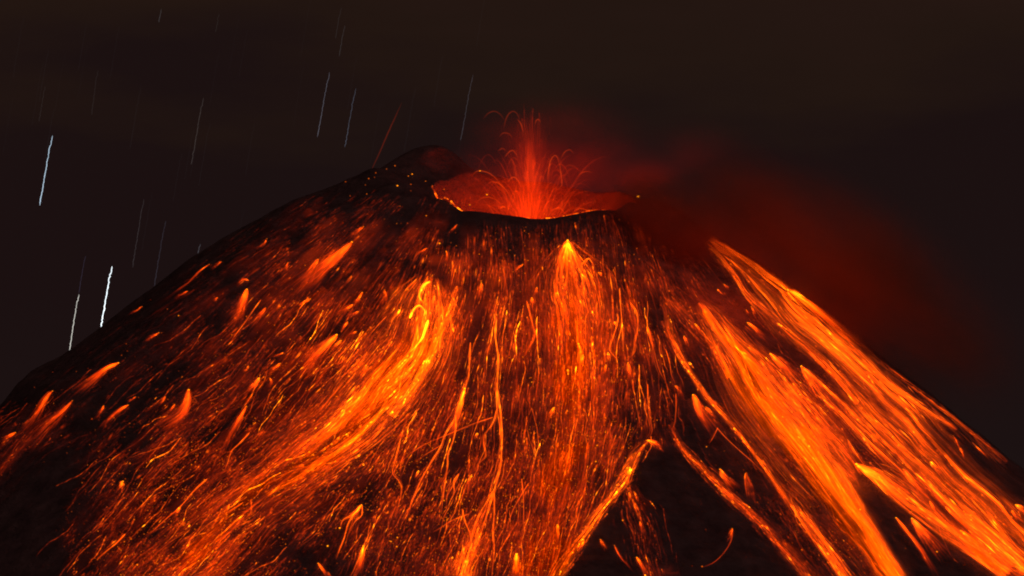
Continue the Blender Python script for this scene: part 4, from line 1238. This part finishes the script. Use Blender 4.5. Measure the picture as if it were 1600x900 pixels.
ARCS = [
    ([(737, 276), (743, 269), (750, 267), (763, 270), (775, 279), (784, 291)], .30, 'arc of spatter nearest the left end of the crater'),
    ([(762, 287), (770, 284), (780, 287), (790, 296), (797, 308), (802, 320)], .34, 'falling arc left of the fountain ending near the lip'),
    ([(744, 317), (752, 310), (763, 308), (776, 313), (786, 323)], .26, 'low flat arc over the left crater floor'),
    ([(792, 286), (798, 279), (804, 277), (810, 283), (814, 293)], .36, 'small round arc just left of the fountain foot'),
    ([(808, 285), (806, 296), (803, 310), (801, 318)], .24, 'falling thread under the small round arc'),
    ([(855, 282), (857, 266), (860, 252), (866, 243), (871, 246), (873, 256)], .40, 'brightest narrow arch right of the fountain'),
    ([(874, 250), (876, 268), (878, 286), (876, 292), (870, 297)], .32, 'thread falling from the brightest narrow arch'),
    ([(876, 249), (882, 238), (890, 234), (897, 240)], .20, 'dim arch right of the brightest narrow one'),
    ([(903, 275), (909, 270), (917, 268), (926, 270)], .20, 'flat dim arc at the right side of the crater'),
    ([(788, 246), (795, 238), (801, 235), (806, 240), (809, 246)], .28, 'small arch halfway up the left of the fountain'),
    ([(787, 202), (790, 188), (795, 178), (802, 174), (808, 178), (813, 190)], .13, 'topmost arch at the upper left of the fountain'),
    ([(808, 186), (813, 192), (816, 200), (818, 208)], .26, 'bright thread right under the topmost arch'),
    ([(755, 186), (763, 177), (773, 174), (782, 179), (788, 188)], .09, 'faintest arch left of the topmost one'),
    ([(780, 214), (786, 208), (795, 209), (801, 216)], .14, 'faint arch below the topmost one'),
    ([(896, 330), (906, 326), (916, 328), (924, 332)], .30, 'low arc over the right crater floor'),
    ([(862, 330), (868, 326), (875, 325), (881, 331)], .38, 'bright low arc right of the fountain foot'),
    ([(781, 326), (786, 323), (791, 325)], .55, 'short bright arc by the lip left of the fountain foot'),
    ([(778, 236), (785, 232), (791, 236)], .16, 'tiny faint arch left of the fountain middle'),
    ([(836, 195), (838, 188), (842, 187), (845, 192)], .22, 'tiny arch at the top of the fountain'),
    ([(881, 262), (890, 258), (900, 262), (905, 268)], .12, 'faint arc between the narrow arch and the right side'),
    ([(628, 160), (618, 182), (606, 208), (596, 232), (585, 256), (576, 276)], .09, 'long straight dull red streak in the sky over the left shoulder'),
]


def build_arcs():
    for i, (pts, I, lab) in enumerate(ARCS):
        C, L = resample(pxy(pts), 26)
        Y = [-30, 10, 40, -15][i % 4] * 1.0 if 'left shoulder' not in lab else 60.0
        P = at_plane(C[:, 0], C[:, 1], Y)[None]
        s = np.linspace(0, 1, 26)[None]
        parts = []
        nn = np.zeros_like(P); nn[..., 1] = -1
        rad = 0.75 * np.interp(s, [0, .15, .8, 1], [.3, 1, 1, .3])
        parts.append(tubes(P, nn, rad, heat(I * 0.26 * np.interp(s, [0, .4, 1], [.35, 1, .5]), .8), 4))
        P2 = P + RNG.normal(0, .5, P.shape) * 0.4
        parts.append(tubes(P2, nn, rad * 1.7, heat(I * 0.2 * np.interp(s, [0, .4, 1], [.2, 1, .3]), .8), 4))
        v, q, c = merge(parts)
        loc = P[0, 0]
        o = mesh_obj('spatter_arc', v, q, M_SPARK, c, loc=loc)
        prop(o, lab, 'spatter arc', 'arcs of lava spatter over the crater')
    dots = [(750, 267, 1.4, 1.3, 'ember riding on the leftmost spatter arc', -30), (761, 304, 1.5, 1.3, 'ember hanging over the left crater floor', -60),
            (734, 320, 1.4, .9, 'low ember hanging over the left crater floor', -90), (694, 296, 1.3, .6, 'dull ember in front of the left crater wall', 0),
            (997, 307, 1.9, 2.2, 'lone bright ember at the right end of the crater', -20)]
    for i, (x, y, r, I, lab, Y) in enumerate(dots):
        v, f = rock_verts(r, 900 + i)
        o = mesh_obj('lava_bomb', v, f, M_EMBER, np.tile(heat(I), (len(v), 1)))
        o.location = at_plane(x, y, Y)
        prop(o, lab, 'lava bomb', 'lava bombs in the air')


build_arcs()


def lava_lamp(name, loc, power, radius, col, parent=None):
    l = bpy.data.lights.new(name, 'POINT')
    l.energy = power; l.shadow_soft_size = radius; l.color = col
    o = bpy.data.objects.new(name, l); COL.objects.link(o)
    if parent is not None:
        o.parent = parent
        o.location = np.asarray(loc) - np.array(parent.location)
    else:
        o.location = loc
    return o


lava_lamp('fountain_light', (VENT[0], 0, 936), 6.5e6, 45, (1.0, 0.030, 0.001), fountain)
lava_lamp('fountain_light', (VENT[0] + 70, -45, 1115), 1.2e5, 60, (1.0, 0.035, 0.001), fountain)

_p, _n, _ok = lift(np.array([1165.0]), np.array([410.0]), np.array([70.0]))
lava_lamp('lava_light', _p[0], 4.0e5, 25, (1.0, 0.045, 0.002), bpy.data.objects['lava_stream'])
_p, _n, _ok = lift(np.array([1330.0]), np.array([548.0]), np.array([80.0]))
lava_lamp('lava_light', _p[0], 4.0e5, 25, (1.0, 0.045, 0.002), bpy.data.objects['lava_stream'])

# ------------------------------------------------------------------ smoke
def mat_smoke(name, dens, scale, col, seed):
    m, N, L = mat_new(name)
    out = N('ShaderNodeOutputMaterial'); vol = N('ShaderNodeVolumePrincipled')
    tc = N('ShaderNodeTexCoord')
    ln = N('ShaderNodeVectorMath'); ln.operation = 'LENGTH'
    L(tc.outputs['Object'], ln.inputs[0])
    mr = N('ShaderNodeMapRange'); mr.interpolation_type = 'SMOOTHERSTEP'
    mr.inputs['From Min'].default_value = 1.0; mr.inputs['From Max'].default_value = 0.0
    L(ln.outputs['Value'], mr.inputs['Value'])
    nz = N('ShaderNodeTexNoise'); nz.noise_dimensions = '4D'
    nz.inputs['W'].default_value = seed; nz.inputs['Scale'].default_value = scale
    nz.inputs['Detail'].default_value = 3; nz.inputs['Roughness'].default_value = 0.5
    L(tc.outputs['Object'], nz.inputs['Vector'])
    m2 = N('ShaderNodeMapRange'); m2.inputs['From Min'].default_value = 0.32; m2.inputs['From Max'].default_value = 0.68
    L(nz.outputs['Fac'], m2.inputs['Value'])
    mu = N('ShaderNodeMath'); mu.operation = 'MULTIPLY'
    L(mr.outputs['Result'], mu.inputs[0]); L(m2.outputs['Result'], mu.inputs[1])
    m3 = N('ShaderNodeMath'); m3.operation = 'MULTIPLY'; m3.inputs[1].default_value = dens
    L(mu.outputs[0], m3.inputs[0])
    L(m3.outputs[0], vol.inputs['Density'])
    vol.inputs['Color'].default_value = (*col, 1)
    vol.inputs['Anisotropy'].default_value = 0.1
    L(vol.outputs[0], out.inputs['Volume'])
    m.cycles.volume_sampling = 'EQUIANGULAR'
    return m


def smoke(name, centre, size, rot, dens, scale, col, seed, lab):
    import bmesh
    bm = bmesh.new(); bmesh.ops.create_icosphere(bm, subdivisions=4, radius=1.0)
    me = bpy.data.meshes.new(name); bm.to_mesh(me); bm.free()
    me.materials.append(mat_smoke(name, dens, scale, col, seed))
    o = bpy.data.objects.new(name, me); COL.objects.link(o)
    o.location = centre; o.scale = size; o.rotation_euler = rot
    prop(o, lab, kind='stuff')
    return o


smoke('smoke_plume', at_plane(866, 250, 70.0), (215, 180, 130), (0, 0, 0), 0.0026, 3.0, (.60, .24, .11), 3.1, 'red lit smoke rising out of the crater')
smoke('smoke_bank', at_plane(1290, 440, -70.0), (410, 310, 185), (0, R_(33), 0), 0.016, 2.4, (.60, .24, .11), 8.4, 'dark red smoke drifting over the right shoulder of the cone')
smoke('smoke_veil', at_plane(1040, 342, -210.0), (150, 90, 92), (0, R_(25), 0), 0.042, 1.6, (.60, .24, .11), 5.7, 'dark smoke veiling the right end of the crater rim')

# ------------------------------------------------------------------ stars drawn out into short strokes
STARS = [
    (81, 212, 62, 321, 1.2, .5, (0.62, .82, 1.0), 'bright blue white star streak high at the far left'),
    (174, 416, 157, 516, 1.5, 1.05, (0.85, .95, 1.0), 'brightest thick white star streak touching the left skyline'),
    (122, 460, 108, 551, 1.1, .42, (1.0, .98, .88), 'pale white star streak left of the brightest one'),
    (133, 400, 123, 458, .9, .05, (.6, .55, 1.0), 'faint violet streak continuing above the pale white one'),
    (514, 113, 496, 214, 1.0, .14, (.75, .78, 1.0), 'left star streak of the pair above the left shoulder'),
    (555, 138, 539, 230, 1.0, .11, (.6, .72, 1.0), 'right star streak of the pair above the left shoulder'),
    (738, 117, 720, 219, 1.0, .06, (.8, .78, .95), 'grey star streak above the dark summit knob'),
    (317, 153, 299, 257, 1.0, .055, (1.0, .85, .8), 'lone dim star streak between the bright left one and the pair'),
    (224, 311, 207, 418, 1.0, .045, (.9, .8, .85), 'dim star streak right of the bright blue white one'),
    (258, 345, 241, 447, 1.0, .045, (.7, .7, 1.0), 'dim bluish star streak closest above the left skyline'),
    (313, 381, 309, 396, 1.1, .09, (.85, .85, 1.0), 'short star stroke resting on the left skyline'),
    (252, 14, 248, 35, 1.0, .06, (.85, .85, .9), 'short star stroke at the top of the picture'),
    (538, 40, 530, 88, 1.0, .035, (.85, .85, .9), 'faint star streak right above the pair'),
    (533, 12, 524, 60, .9, .02, (.85, .85, .9), 'faint star streak at the top edge above the pair'),
    (152, 110, 143, 180, .9, .018, (.9, .8, .8), 'faint star streak upper right of the bright blue white one'),
    (70, 135, 61, 190, .9, .02, (.9, .8, .8), 'faint star streak straight above the bright blue white one'),
    (342, 22, 337, 50, .9, .02, (.9, .85, .8), 'faint short stroke at the top right of the other top stroke'),
    (1142, 282, 1141, 289, 1.0, .05, (.9, .85, .9), 'tiny star dot alone in the right sky'),
]


def build_stars():
    Y = 24000.0
    k = (Y - CAM[1]) / F_PX          # metres per photo pixel out there
    rows = [s for s in STARS]
    for _ in range(34):
        x = RNG.uniform(-10, 770); y = RNG.uniform(-20, 330)
        if y > 300 - 0.12 * x and x > 400: continue
        ln = RNG.uniform(70, 105)
        rows.append((x, y, x - ln * .17, y + ln, .9, RNG.uniform(.002, .006), (.85, .85, .95), 'one of the barely visible star streaks in the left sky'))
    for x0, y0, x1, y1, w, I, col, lab in rows:
        n = max(5, int(abs(y1 - y0) / 2.2))
        t = np.linspace(0, 1, n)
        px = x0 + (x1 - x0) * t + RNG.normal(0, .33, n) + np.interp(t, [0, .1, .13, 1], [.9, 1.2, 0, 0]) * min(1, n / 40)
        py = y0 + (y1 - y0) * t
        P = at_plane(px, py, Y)[None]
        nn = np.zeros_like(P); nn[..., 1] = -1
        rad = (w * k * 0.5 * (0.85 + .4 * RNG.random(n)) * np.interp(t, [0, .04, .97, 1], [.5, 1, 1, .4]))[None]
        lum = (I * np.interp(t, [0, .3, 1], [.75, .9, 1.1]) * (0.85 + .3 * RNG.random(n)))[None, :, None] * np.array(col) * (0.4 if I < .2 else 1.0)
        v, q, c = tubes(P, nn, rad, lum * 0.8, 4)
        o = mesh_obj('star', v, q, M_STAR, c, loc=P[0, 0])
        prop(o, lab, 'star', 'barely visible stars' if 'barely' in lab else 'stars in the night sky')


build_stars()
